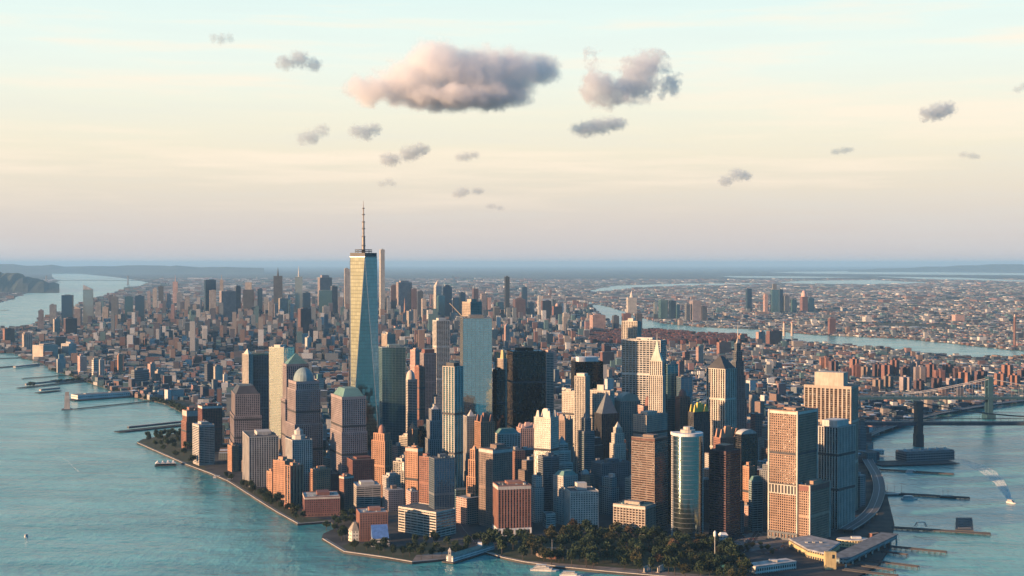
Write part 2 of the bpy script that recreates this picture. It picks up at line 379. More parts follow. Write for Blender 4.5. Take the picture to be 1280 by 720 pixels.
def tower(label, kind, xl, xm, xr, yt, yb, a=20, sty='grid', col='tan', glass='win', tiers=None, crown=None, roofc='deck', pent=True, base=None, cap=None, strip=None, Wd=None, Ld=None, group=None, **ov):
    ctr, W, L, zt, d = site(xl, xm, xr, yt, yb, R(a), Wd, Ld)
    nm, cat = NAMES[kind] if isinstance(kind, str) and len(kind) == 1 else kind
    root = empty(nm, (ctr.x, ctr.y, 3.0), R(a), label, cat, group)
    H = zt - 3.0; par = {**STY[sty], **ov}; zr = lambda py: atd(xm, py, d).z - 3.0
    tl = [(zr(t[0]),) + tuple(t[1:]) for t in tiers] if tiers else [(H, 1, 1)]
    wall = MB(); core = MB(); z0 = 0.0; ww = ll = 1
    for i, t in enumerate(tl):
        z1, sx = t[0], t[1]; sy = t[2] if len(t) > 2 else sx
        w_, l_ = W * sx, L * sy
        core.cbox(0, 0, w_, l_, z0 - (.0 if i == 0 else .5), z1)
        q = dict(par)
        facade(wall, w_, l_, z0, z1, **q)
        e = par['pd'] + .12; ph = 1.3
        for s in (-1, 1):
            wall.cbox(s * (w_ / 2 + e - .35), 0, .7, l_ + 2 * e, z1 + .03, z1 + ph); wall.cbox(0, s * (l_ / 2 + e - .35), w_ + 2 * e - 1.4, .7, z1 + .03, z1 + ph - .02)
        if i < len(tl) - 1: MB().cbox(0, 0, w_ - .6, l_ - .6, z1 - .2, z1 + .25).build('terrace', roofmat(roofc), root)
        z0 = z1; ww, ll = w_, l_
    if H > 90 and not crown_only(sty):
        r_ = random.Random(int(xl * 7 + yt)); lc = wallmat('charcoal' if r_.random() < .6 else col)
        for f_ in ([.5] if H < 150 else [.36, .7]):
            f_ += r_.uniform(-.06, .06); zz = H * f_; tw_ = next((t for t in tl if t[0] > zz), tl[-1]); zz = min(zz, tw_[0] - 9)
            MB().cbox(0, 0, W * tw_[1] + 2 * par['pd'] + .14, L * (tw_[2] if len(tw_) > 2 else tw_[1]) + 2 * par['pd'] + .14, zz, zz + 4.3).build('louvre_band', lc, root)
    g = GL[glass] if isinstance(glass, str) else glass
    core.build('glazing', glassmat(**g), root); wall.build('wall', wallmat(col), root)
    if base:   # (height m, colour): arcade of taller, paler bays round the foot
        b_ = MB(); facade(b_, W + 1.6, L + 1.6, 0, base[0], par['bay'] * 1.5, par['bay'] * .6, 1.0, base[0], base[0] * .25, .8); b_.build('arcade', wallmat(base[1]), root)
    if strip:  # pale strips up the corners, and a pale arcade of louvres at the given rows
        sm = MB()
        for sx in (-1, 1):
            for sy in (-1, 1): sm.cbox(sx * (W / 2 + .1), sy * (L / 2 + .1), 2.6, 2.6, 0, z0 + 1.4)
        sm.build('corner_strip', wallmat(strip[0]), root)
        if len(strip) > 1:
            za, zb = zr(strip[2]), zr(strip[1]); MB().cbox(0, 0, W + 1.3, L + 1.3, za, zb).build('louvre_band', wallmat('charcoal'), root); bb = MB(); facade(bb, W + 1.4, L + 1.4, za - .8, zb + .8, 6.5, 2.0, .5, zb - za + 1.6, 1.4, .4); bb.build('louvre_frame', wallmat(strip[0]), root)
    if cap:    # (height m, colour): mechanical floors wrapped in a plain band under the roof
        MB().cbox(0, 0, ww + 2 * par['pd'] + .5, ll + 2 * par['pd'] + .5, z0 - cap[0], z0 - .4).build('cornice', wallmat(cap[1]), root)
    if crown:
        k = crown[0]; zc = zr(crown[1]); cc = crown[2]
        MB().cbox(0, 0, ww - .7, ll - .7, z0 - .3, z0 + .3).build('roof', roofmat(roofc), root)
        s = crown[3] if len(crown) > 3 else .98; mt = wallmat(cc, .55); c = MB(); bw, bl = ww * s, ll * s
        if k == 'pyramid': c.pyr(0, 0, bw, bl, z0 + .3, .2, .2, zc)
        elif k == 'mansard': c.pyr(0, 0, bw, bl, z0 + .3, bw * .62, bl * .62, zc)
        elif k == 'hip': c.pyr(0, 0, bw, bl, z0 + .3, bw * .25, bl * .05, zc)
        elif k == 'dome':
            hh = zc - z0 - .3; c.lathe([(min(bw, bl) / 2 * math.cos(q * math.pi / 2 / 7), z0 + .3 + hh * math.sin(q * math.pi / 2 / 7)) for q in range(8)][:-1] + [(.05, zc)], 20)
        elif k == 'spire':
            c.pyr(0, 0, bw, bl, z0 + .3, bw * .42, bl * .42, z0 + (zc - z0) * .45); c.pyr(0, 0, bw * .42, bl * .42, z0 + (zc - z0) * .45 - .2, .4, .4, zc)
        elif k == 'lantern':
            c.lathe([(bw * .46, z0 + .3), (bw * .46, z0 + (zc - z0) * .35), (bw * .30, z0 + (zc - z0) * .4), (bw * .30, z0 + (zc - z0) * .75), (bw * .18, z0 + (zc - z0) * .8), (.1, zc)], 8)
        elif k == 'arch':
            n = 10; hh = zc - z0 - .3; pr = [(-bw / 2 * math.cos(math.pi * q / n), z0 + .3 + hh * math.sin(math.pi * q / n)) for q in range(n + 1)]
            c.raw([(px_, -bl / 2, pz) for px_, pz in pr] + [(px_, bl / 2, pz) for px_, pz in pr], [(q + 1, q, n + 1 + q, n + 2 + q) for q in range(n)] + [tuple(range(n + 1)), tuple(range(2 * n + 1, n, -1))])
        elif k == 'turrets':
            hh = zc - z0
            for sx in (-1, 1):
                for sy in (-1, 1): c.pyr(sx * bw * .36, sy * bl * .36, bw * .24, bl * .24, z0 + .3, bw * .10, bl * .10, z0 + hh * .8)
            c.pyr(0, 0, bw * .45, bl * .45, z0 + .3, bw * .25, bl * .25, zc)
        elif k == 'box': c.cbox(0, 0, bw, bl, z0 + .3, zc)
        c.build({'box': 'penthouse', 'turrets': 'crown', 'lantern': 'crown', 'spire': 'spire', 'dome': 'dome'}.get(k, 'crown'), mt, root, smooth=False)
        if len(crown) > 4:
            MB().bar((0, 0, zc - 1), (0, 0, zr(crown[4])), .9 if len(crown) < 6 else crown[5], 6, .25).build('mast', plainmat('mast', (.45, .42, .38), .5), root)
    else: roof_kit(root, ww, ll, z0, col, roofc, pent, hash((xl, yt)) & 999)
    root['W'] = W; root['L'] = L
    return root, W, L, H, d, zr
def slim(label, kind, xl, xm, xr, yt, yb, a=9, col='tan', top=None, roofc='deck', wm=None, group=None, Ld=None, tiers=None):
    """block too far away for modelled windows: wall, roof, and what stands on the roof"""
    ctr, W, L, zt, d = site(xl, xm, xr, yt, yb, R(a), None, Ld)
    nm, cat = NAMES[kind] if isinstance(kind, str) and len(kind) == 1 else kind
    root = empty(nm, (ctr.x, ctr.y, 3.0), R(a), label, cat, group)
    H = zt - 3; zr = lambda py: atd(xm, py, d).z - 3
    m = wm or winmat(col, *random.choice([(3.9, 3.6), (4.2, 5.0), (4.0, 9.0), (8.2, 4.4)]), random.choice([.45, .55]), random.choice([.5, .6]))
    wl = MB(); z0 = 0; sw = 1
    for (py, s) in [(t[0], t[1]) for t in tiers] if tiers else [(yt, 1)]:
        z1 = zr(py); wl.cbox(0, 0, W * s, L * s, z0, z1); z0 = z1 - .01; sw = s
    wl.build('wall', m, root)
    MB().cbox(0, 0, W * sw - 1, L * sw - 1, H - .2, H + .6).build('roof', roofmat(roofc), root)
    r = random.Random(hash((xl, yt, xr)) & 999)
    if top:
        k, py, c = top[:3]; zc = zr(py); mt = wallmat(c, .6); q = MB()
        if k == 'box': q.cbox(0, 0, W * .6, L * .6, H + .5, zc)
        elif k == 'spire': q.bar((0, 0, H), (0, 0, zc), top[3] if len(top) > 3 else 3, 6, .5)
        elif k == 'pyramid': q.pyr(0, 0, W * sw, L * sw, H + .6, .5, .5, zc)
        elif k == 'mansard': q.pyr(0, 0, W * sw, L * sw, H + .6, W * .5, L * .5, zc)
        elif k == 'slant': q.raw([(-W / 2, -L / 2, H + .61), (W / 2, -L / 2, H + .61), (W / 2, L / 2, H + .61), (-W / 2, L / 2, H + .61), (-W / 2 + 1, -L / 2 + .5, zc), (-W / 2 + 1, L / 2 - .5, zc)], [(3, 2, 1, 0), (0, 1, 4), (2, 3, 5), (1, 2, 5, 4), (3, 0, 4, 5)])
        elif k == 'dome': q.lathe([(min(W, L) / 2 * math.cos(i * .22), H + .5 + (zc - H) * math.sin(i * .22)) for i in range(8)], 12)
        q.build({'spire': 'mast', 'box': 'penthouse', 'dome': 'dome'}.get(k, 'crown'), mt, root)
    elif W > 12: MB().cbox(W * r.uniform(-.15, .15), L * r.uniform(-.15, .15), W * r.uniform(.3, .6), L * r.uniform(.3, .6), H + .59, H + r.uniform(4, 9)).build('penthouse', m, root)
    return root
# ------------------------------------------------------------------ the spired tower
def spired_tower():
    px, d = 453.5, depth(592)
    C = atd(px, 500, d); s = d / F
    root = empty('skyscraper', (C.x, C.y + 20, 3), R(12), 'tallest tower, tapering glass faces one blazing gold, with needle mast on top', 'skyscraper')
    zt = atd(px, 321, d).z - 3; w = 36 * s / 2; zb = 55; t = 33.5 * s / 2 
    base = [(-w, -w), (w, -w), (w, w), (-w, w)]; top = [(0, -t), (t, 0), (0, t), (-t, 0)]
    vs = [(a, b, zb) for a, b in base] + [(a, b, zt) for a, b in top]
    fs = []
    for k in range(4):
        j = (k + 1) % 4
        fs += [(k, j, 4 + k), (j, 4 + j, 4 + k)]
    m = MB().raw(vs, fs + [(4, 5, 6, 7)])
    m.build('glazing', glassmat(c=(.39, .375, .34), metal=1.0, rough=.06, blinds=.5, cell=(6, 8.2), wob=.014, lines=.5), root)
    MB().cbox(0, 0, 2 * w, 2 * w, 0, zb - .05).build('podium', wallmat('slate', .4), root)
    tr = MB()
    for k in range(4): tr.bar((*base[k], zb), (*top[k], zt), .7, 4); tr.bar((*base[k], zb), (*top[k - 1], zt), .7, 4); tr.bar((*top[k], zt), (*top[k - 1], zt), 1.0, 4)
    tr.build('edge_trim', plainmat('steel', (.5, .5, .48), .35, .6), root)
    ps = [(a * 1.0, b * 1.0) for a, b in top]
    MB().prism(ps, zt + .05, zt + 9).build('parapet', wallmat('charcoal', .5), root)
    rg = MB(); 
    for q in (11, 15): rg.lathe([(19, zt + q), (19.6, zt + q + .5), (19.6, zt + q + 1.4), (19, zt + q + 1.9)], 20)
    for k in range(8): rg.bar((18.5 * math.cos(k * .785), 18.5 * math.sin(k * .785), zt + 9), (18.5 * math.cos(k * .785), 18.5 * math.sin(k * .785), zt + 16), .6, 4)
    rg.build('antenna_ring', wallmat('charcoal', .5), root)
    z2 = atd(px, 250, d).z - 3; hs = z2 - zt; mm = plainmat('spire_steel', (.22, .20, .19), .5, .3)
    MB().lathe([(4.2, zt + 9), (3.8, zt + hs * .36), (2.6, zt + hs * .37), (2.5, zt + hs * .62), (1.6, zt + hs * .63), (1.4, zt + hs * .86), (.9, zt + hs * .87), (.3, z2)], 10).build('spire', mm, root)
    cl = MB()
    for f in (.2, .36, .5, .62, .75, .86): cl.lathe([(5.2 - 3 * f, zt + hs * f - 1.2), (5.8 - 3 * f, zt + hs * f), (5.2 - 3 * f, zt + hs * f + 1.2)], 10)
    cl.build('spire_collar', mm, root)
    FOOT.append((C.x, C.y + 20, 50))
spired_tower()

# ------------------------------------------------------------------ towers along the west waterfront
t = tower
t('red brick block with pale upper band beside the waterfront lawn', 'a', 226, 233, 249, 514, 562, 30, 'punched', 'brick', cap=(14, 'stone'), tiers=[(528, 1), (514, .86)])
t('broad red brick block with cream stripes behind the pale slab', 'a', 247, 253, 277, 508, 566, 28, 'punched', 'redbrown', cap=(6, 'pale'), sd=.5)
t('pale beige slab with white roof facing the zigzag roofed ferry dock', 'a', 240, 249, 267, 532, 582, 30, 'bands', 'stone', roofc='white', cap=(4, 'white'))
t('beige tower with dark sloping crown and orange lower shoulder near the yacht basin', 'o', 287, 293, 326, 494, 588, 16, 'grid', 'mauve', tiers=[(556, 1.1), (521, 1), (494, .9)], crown=('mansard', 484, 'charcoal', .95))
t('small orange annex at the foot of the dark crowned beige tower', 'b', 284, 290, 297, 558, 590, 30, 'punched', 'orange')
t('grey concrete slab with close vertical ribs standing on the esplanade', 'a', 303, 312, 347, 547, 609, 18, 'ribs', 'stone', pw=2.0, bay=5.2, pent=True)
t('pale tower with ornate whitish lantern crown behind the orange waterfront flats', 'a', 357, 366, 389, 551, 618, 25, 'ribs', 'pale', crown=('lantern', 536, 'pale', .8))
t('orange sunlit waterfront flats with dark planted roof', 'a', 341, 356, 367, 577, 625, 55, 'punched', 'orange', roofc='green')
t('low orange wing stepping down beside the planted roof flats', 'b', 333, 340, 345, 590, 618, 55, 'punched', 'orange')
t('narrow orange and grey striped flats at the bend of the esplanade', 'a', 356, 363, 378, 583, 636, 40, 'stripes', 'orange', base=(10, 'brick'))
t('low red apartment block with pale yellow parapet beside the small cove', 'a', 375, 381, 424, 622, 646, 12, 'punched', 'redbrown', cap=(3.5, 'cream'), roofc='cream', sd=.4, base=(6, 'brick'))
t('low dark red block behind the pale parapet apartment block', 'b', 384, 389, 422, 594, 620, 14, 'punched', 'maroon')
t('sliver of bright orange brick beside the green topped tower', 'a', 395, 403, 407, 565, 596, 55, 'punched', 'orange')
t('cream mid-rise tucked between orange brick and the green topped tower', 'a', 404, 408, 415, 567, 592, 30, 'punched', 'cream')
t('orange brick flats with dark roof hut between ribbed slab and green topped tower', 'a', 388, 396, 412, 588, 632, 40, 'punched', 'orange')
t('pale stone flats close behind the curved yellow podium', 'a', 478, 486, 500, 596, 634, 40, 'punched', 'stone')
t('narrow brick flats facing the small cove', 'a', 424, 430, 441, 596, 640, 40, 'punched', 'brick', cap=(4, 'cream'))
t('beige tower with flat topped green copper pyramid roof', 'o', 414, 428, 457, 497, 618, 22, 'grid', 'mauve', 'dark', tiers=[(541, 1.06), (497, 1)], crown=('mansard', 487, 'green', .9), cap=(5, 'mauve'), sh=1.9)
t('beige tower crowned by a smooth grey green dome', 'o', 359, 370, 400, 478, 610, 24, 'grid', 'mauve', 'dark', tiers=[(531, 1.12), (488, 1.0), (478, .92)], crown=('dome', 461, 'teal', .9), cap=(5, 'mauve'))
t('beige tower with pointed green copper pyramid roof', 'o', 351, 357, 388, 456, 588, 22, 'grid', 'mauve', 'dark', tiers=[(500, 1.0), (456, .88)], crown=('pyramid', 442, 'green', .92), cap=(4, 'mauve'))
t('slender golden sunlit slab between ribbed grey slab and green pyramid roof', 'o', 336, 355, 362, 435, 566, 55, 'glass', 'cream', 'gold', pent=True, roofc='pale', Wd=38)
t('wide grey grid slab with green roof edge north of the ribbed slab', 'o', 312, 315, 337, 442, 547, 14, 'grid', 'slate', roofc='green', cap=(5, 'green'))
t('slim cream tower with pointed gable against the grey grid slab', 'o', 303, 311, 315, 443, 549, 45, 'ribs', 'cream', crown=('pyramid', 436, 'cream', .9))
t('brown twin shafted tower with rounded dark red crown', 'a', 465, 481, 489, 552, 622, 52, 'stripes', 'orange', tiers=[(552, 1), (543, .8)], crown=('dome', 532, 'brick', .95), pw=2.6, bay=6, sh=1.6)
t('broad dark red block with rounded orange end', 'b', 430, 441, 478, 576, 622, 22, 'punched', 'redbrown', tiers=[(576, 1)])
t('pale yellow slab rising behind the orange brick pair', 'o', 499, 511, 515, 546, 592, 60, 'bands', 'cream', Wd=22)
t('slender orange tower with pointed tip beside the pale yellow slab', 'o', 510, 516, 521, 537, 600, 40, 'ribs', 'orange', crown=('pyramid', 528, 'orange', .95))
t('narrow black glass tower behind the slender pointed orange tower', 'o', 519, 522, 534, 538, 598, 18, 'dark', 'black', 'dark')
t('grey green stepped tower with fine vertical ribs', 'o', 531, 537, 556, 540, 602, 18, 'ribs', 'grey', tiers=[(550, 1), (527, .8), (513, .55)], crown=('pyramid', 507, 'grey', .8))
t('cream short tower with large square windows', 'a', 492, 505, 509, 578, 626, 60, 'biggrid', 'cream', bay=6)
t('orange brick tower with pale rooftop works beside square windowed cream tower', 'a', 507, 522, 528, 561, 636, 56, 'punched', 'orange', cap=(6, 'cream'))
t('orange brick tower shouldering the blue glass hotel tower', 'a', 524, 536, 543, 572, 640, 56, 'punched', 'brick')
t('blue glass tower with gridded face standing over a curved yellow podium', 'a', 536, 543, 568, 574, 668, 22, 'balcony', 'slate', 'blue', sh=.7, sd=.5, bay=5)
t('low yellow sunlit podium below the blue glass tower', 'b', 498, 545, 569, 641, 672, 50, 'bands', 'cream', fl=5, pent=False)
t('low grey block with terraces behind the brick museum', 'b', 440, 446, 475, 608, 634, 16, 'bands', 'stone', roofc='pale')
t('brown brick museum wing with cluttered grey roof', 'b', 445, 450, 484, 642, 677, 14, 'punched', 'brick', roofc='grey')
t('teal glass garage tucked low beside the orange stepped tower', 'b', 566, 570, 589, 613, 645, 20, 'glass', 'teal', 'teal', pent=False)
t('slim tower with yellow balcony strip and red fin beside the mirror slab', 's', 554, 568, 578, 459, 634, 50, 'stripes', 'cream', 'teal', crown=('box', 454, 'charcoal', .7), pw=2.2, bay=7)
t('orange tower climbing in narrow steps at park edge', 'o', 584, 594, 602, 590, 648, 50, 'ribs', 'orange', tiers=[(597, 1), (576, .75), (563, .5)], crown=('pyramid', 557, 'orange', .8))
t('dark sided slab with blazing orange western face', 'o', 599, 616, 640, 563, 660, 40, 'punched', 'brown', tiers=[(563, 1)], cap=(6, 'stone'))
t('red brown office block with white arcaded base facing the park', 'o', 617, 623, 663, 608, 670, 12, 'stripes', 'brick', base=(13, 'white'), cap=(6, 'stone'), pw=2.6, bay=5.2, sh=1.0)
t('pale ribbed tower with small peak behind the orange stepped tower', 'o', 579, 584, 598, 521, 618, 20, 'ribs', 'stone', crown=('pyramid', 513, 'stone', .5))
t('red orange tower with ornate turreted crown', 'o', 594, 601, 618, 528, 622, 30, 'ribs', 'orange', crown=('turrets', 517, 'brick', .95))
t('pale arcaded block with flat green roof', 'o', 617, 623, 650, 543, 618, 18, 'biggrid', 'pale', crown=('mansard', 537, 'green', .97), bay=6)
t('pink block with ornate rooftop behind the pale yellow turreted tower', 'o', 646, 651, 673, 536, 606, 16, 'grid', 'pink', crown=('turrets', 529, 'pink', .95))
t('cream tower with row of roof turrets overlooking the park', 'o', 668, 688, 696, 523, 646, 58, 'punched', 'cream', crown=('turrets', 512, 'cream', .95), Wd=30)
t('brown orange twin of the cream turreted tower just behind it', 'o', 690, 706, 716, 526, 630, 50, 'punched', 'brown', crown=('turrets', 519, 'brown', .95))
t('dark grey slab with plain banded face below the cream turreted tower', 'o', 673, 680, 699, 572, 648, 24, 'bands', 'slate')
t('whitish green stepped ziggurat top above the dark grey slab', 'o', 689, 697, 716, 565, 642, 24, 'bands', 'pale', tiers=[(580, 1), (565, .8), (556, .55)], crown=('pyramid', 546, 'teal', .8))
t('pale L-shaped block with green slate roof at the park corner', 'o', 692, 704, 722, 596, 656, 40, 'punched', 'stone', crown=('mansard', 590, 'green', .96))
t('cream office block with gridded front and rooftop hut at the head of the park', 'o', 705, 713, 748, 615, 662, 12, 'punched', 'pale', crown=('box', 606, 'pale', .35), bay=4.6)
t('curved teal glazed tower top behind the cream park office block', 'o', 721, 727, 742, 594, 645, 22, 'glass', 'slate', 'teal', crown=('dome', 588, 'teal', .7))
t('low plain pale block just above the park trees', 'b', 679, 683, 694, 643, 660, 15, 'bands', 'pale', pent=False)
t('massive cream block forming western half of a twin block', 'o', 703, 719, 723, 490, 602, 58, 'punched', 'cream', Wd=24)
t('tall cream tower with plain shaft rising from a twin block', 'o', 719, 731, 736, 471, 604, 58, 'ribs', 'cream', Wd=20, crown=('box', 467, 'cream', .8))
t('massive cream block forming eastern half of a twin block', 'o', 735, 762, 768, 489, 598, 62, 'punched', 'cream', Wd=24, crown=('box', 482, 'cream', .3))
t('dark stone tower with steep black pyramid roof', 'o', 744, 752, 773, 518, 606, 24, 'ribs', 'charcoal', crown=('pyramid', 490, 'slate', .95))
t('teal grey tower with thin spire on setback top', 'o', 723, 730, 743, 533, 622, 26, 'bands', 'slate', 'teal', tiers=[(540, 1), (524, .6)], crown=('spire', 510, 'slate', .8))
t('pale yellow slab with darker base behind the ziggurat tower', 'o', 741, 757, 763, 524, 596, 60, 'bands', 'cream', Wd=24)
t('cream ziggurat tower capped by a small pyramid', 'o', 761, 768, 784, 570, 634, 25, 'punched', 'cream', tiers=[(585, 1), (556, .85), (543, .65), (536, .45)], crown=('pyramid', 528, 'cream', .9))
t('curved grey lower block wrapped round the ziggurat tower', 'o', 739, 752, 787, 580, 640, 28, 'punched', 'slate')
t('orange brown block with arched top behind the ziggurat tower', 'o', 769, 776, 800, 502, 596, 22, 'ribs', 'pink', crown=('arch', 492, 'tan', .96))
t('beige tower with dark red drum on top below the green spire', 'o', 798, 804, 822, 508, 604, 24, 'punched', 'pink', crown=('dome', 496, 'redbrown', .55))
t('half yellow half blue slab behind the striped complex', 'o', 792, 808, 834, 520, 615, 45, 'grid', 'tan', 'blue')
t('orange stone custom house with ornate low facade behind the park trees', 'o', 768, 806, 819, 634, 669, 58, 'biggrid', 'tan', 'brown', bay=6, cap=(4, 'stone'), roofc='green', Wd=40)
t('dark red slab with pale striped western face beside the curved gold glass tower', 'o', 790, 818, 837, 549, 664, 52, 'bands', 'brown', 'brown', cap=(5, 'redbrown'), Wd=44)
t('low teal striped wing at the foot of the striped slab', 'o', 782, 792, 799, 599, 646, 52, 'bands', 'teal', 'teal')
t('black slab in the gap beside the curved gold glass tower', 'o', 835, 838, 847, 557, 655, 20, 'dark', 'black', 'dark')
t('dark red banded slab with black eastern face', 'o', 887, 907, 926, 565, 675, 46, 'bands', 'maroon', 'dark', roofc='deck', crown=('box', 558, 'charcoal', .6))
t('brick tower with spiky orange gabled crown', 'o', 893, 900, 927, 548, 642, 26, 'punched', 'brick', crown=('turrets', 534, 'orange', .98))
t('dark block with pale curved roof beside the spiky orange crown', 'o', 919, 926, 947, 544, 642, 28, 'dark', 'charcoal', 'dark', crown=('arch', 538, 'pale', .96))
t('brown tower with a bright orange patch half hidden in shade', 'o', 929, 936, 944, 584, 655, 40, 'punched', 'orange')
t('slim grey green tower with small green roof near the elevated highway', 'o', 937, 941, 954, 602, 664, 22, 'bands', 'teal', crown=('mansard', 596, 'green', .95))
t('pale yellow tower with black hipped roof', 's', 884, 906, 920, 462, 604, 45, 'stripes', 'cream', 'dark', crown=('hip', 446, 'charcoal', 1.04), bay=6, pw=2.6)
t('stepped stone skyscraper with lit crown and thin mast', 's', 912, 918, 933, 470, 590, 24, 'ribs', 'slate', tiers=[(500, 1), (470, .82), (452, .66), (440, .48), (430, .3)], crown=('spire', 420, 'tan', .9, 404, 1.2))
t('tower with gilded openwork crown and patterned dark shaft', 'o', 861, 867, 887, 516, 614, 26, 'grid', 'charcoal', crown=('turrets', 504, 'gold', .95))
t('red tower with rounded red dome in front of the blue facets', 'o', 845, 850, 862, 497, 594, 24, 'ribs', 'brick', crown=('dome', 487, 'redbrown', .95))
t('thin brown church-like spire beside the gilded crown', 'o', 861, 864, 870, 512, 594, 20, 'ribs', 'tan', crown=('spire', 495, 'tan', .95))
t('teal glass tower with sloping facets east of the green spire', 'o', 829, 834, 848, 456, 590, 24, 'glass', 'teal', 'teal')
t('blue grey slab with pinkish roof between teal facets and black hipped roof', 'o', 846, 851, 866, 472, 592, 22, 'glass', 'slate', 'blue', roofc='pink')
t('cream skyscraper with steep pale green spire roof', 's', 811, 828, 832, 470, 606, 62, 'ribs', 'cream', tiers=[(520, 1.0), (470, .94), (452, .84)], crown=('spire', 424, 'verdigris', .95, 416, .8))
t('huge pale slab with bold square window grid behind the green spire', 's', 778, 825, 832, 426, 590, 64, 'biggrid', 'pale', Wd=34, fl=5)
t('tall tan slab standing over the bold window grid slab', 's', 778, 796, 801, 402, 560, 60, 'ribs', 'cream', Wd=24)
t('black glass box with white rooftop plant', 's', 714, 719, 754, 453, 585, 10, 'dark', 'black', 'dark', crown=('box', 447, 'white', .7))
t('huge black slab with plain dark glass faces', 's', 634, 641, 682, 440, 596, 12, 'dark', 'black', 'dark', roofc='pale')
t('pinkish slab showing along the edge of the huge black slab', 'o', 678, 683, 692, 441, 566, 24, 'bands', 'pink')
t('gothic yellow tower with bright pinnacled crown behind the black slab', 's', 619, 629, 638, 449, 574, 40, 'ribs', 'tan', crown=('turrets', 438, 'yellow', .95))
t('narrow black slab in front of the pinnacled yellow tower', 'o', 616, 621, 631, 463, 600, 22, 'dark', 'black', 'dark')
t('tall flat topped slab of pale teal mirror glass', 's', 575, 579, 615, 398, 602, 7, 'glass', 'slate', 'mirror', roofc='grey')
t('tan concrete frame of an unfinished tower topped out above the mirror slab', 's', 578, 588, 602, 378, 575, 45, 'punched', 'tan', crown=('box', 374, 'tan', .5))
t('slim tower of stacked pale balconies', 's', 541, 546, 562, 401, 522, 20, 'balcony', 'pale', 'dark', crown=('box', 398, 'pale', .6))
t('brown block with dark recessed top near the stacked balcony tower', 'o', 525, 530, 545, 442, 545, 22, 'punched', 'mauve', crown=('box', 437, 'redbrown', .8))
t('red brown lower block fronting the dark topped brown block', 'o', 518, 524, 531, 459, 548, 30, 'punched', 'brick')
t('pink orange slab east of the dark teal glass tower', 'o', 513, 519, 526, 438, 535, 40, 'punched', 'pink')
t('dark teal glass tower with pale edge beside the spired tower', 's', 473, 478, 507, 435, 572, 18, 'glass', 'teal', 'teal', roofc='pale')
t('tan block peeping over the dark teal glass tower', 'o', 477, 484, 494, 418, 505, 30, 'punched', 'tan')
t('silvery block of rounded tiers below the dark teal glass tower', 'o', 505, 510, 521, 475, 566, 24, 'bands', 'stone', crown=('dome', 463, 'stone', .95))
t('striped grey tower with pale vertical fins behind the orange gridded tower', 'o', 1021, 1047, 1069, 535, 662, 48, 'stripes', 'stone', 'dark', crown=('box', 527, 'pale', .7), bay=5.5, pw=2.2)
t('tall orange gridded tower with dark blue eastern face', 's', 962, 996, 1022, 515, 677, 50, 'punched', 'peach', 'dark', cap=(5, 'cream'), base=(14, 'slate'), strip=('cream', 608, 619), bay=4.2, fl=4.2, pw=1.7, sh=1.6)
t('shorter orange gridded wing attached before the tall orange tower', 'o', 992, 1012, 1038, 608, 679, 50, 'punched', 'peach', 'dark', cap=(9, 'redbrown'), strip=('cream',), bay=4.2, fl=4.2, pw=1.7, sh=1.6)
t('broad beige tower with bold dark vertical stripes', 's', 1006, 1063, 1081, 484, 642, 60, 'stripes', 'tan', 'brown', crown=('box', 467, 'tan', .62), cap=(4, 'tan'), bay=8.5, pw=2.8, pd=.6, Wd=48)

# curved gold and teal glass tower by the park
def curved_tower():
    d = depth(680); s = d / F; C = ground(863, 680)
    root = empty('skyscraper', (C.x, C.y + 24, 3), R(6), 'curved glass tower shading gold to dark blue above the park trees', 'skyscraper')
    H = atd(863, 547, d).z - 3; rad = 19.2 * s
    arc = [(rad * math.sin(R(q)), 10 - rad * math.cos(R(q)) * .95) for q in range(-84, 85, 4)]
    pts = arc + [(rad * .99, 24), (-rad * .99, 24)]
    MB().prism(pts, 0, H).build('glazing', glassmat(c=(.27, .34, .33), metal=.95, rough=.13, blinds=.3, cell=(2.4, 4.0), wob=.012, lines=.35), root)
    fl = MB(); n = int(H / 8)
    for k in range(n): fl.prism([(a * 1.004, (b - 10) * 1.004 + 10) for a, b in pts], k * H / n, k * H / n + .45)
    fl.build('spandrel', wallmat('slate', .4), root)
    ed = MB()
    for k in range(int(H / 4)):
        for sx in (-1, 1): ed.box(min(sx * rad * .97, sx * rad * 1.06), max(sx * rad * .97, sx * rad * 1.06), 7, 12, k * 4.0 + 1.4, k * 4.0 + 4.0)
    ed.build('pier', wallmat('pale'), root)
    MB().prism([(a * 1.03, (b - 10) * 1.03 + 10) for a, b in pts], H + .02, H + 5).build('cornice', wallmat('white'), root)
    MB().lathe([(rad * .5, H + 4.9), (rad * .5, H + 10), (rad * .3, H + 10.1), (rad * .3, H + 15)], 14, 0, 8).build('penthouse', wallmat('cream'), root)
    MB().cbox(6, 14, 10, 8, H + 4.9, H + 13).build('roof_unit', wallmat('pale'), root)
    FOOT.append((C.x, C.y + 24, 32))
curved_tower()
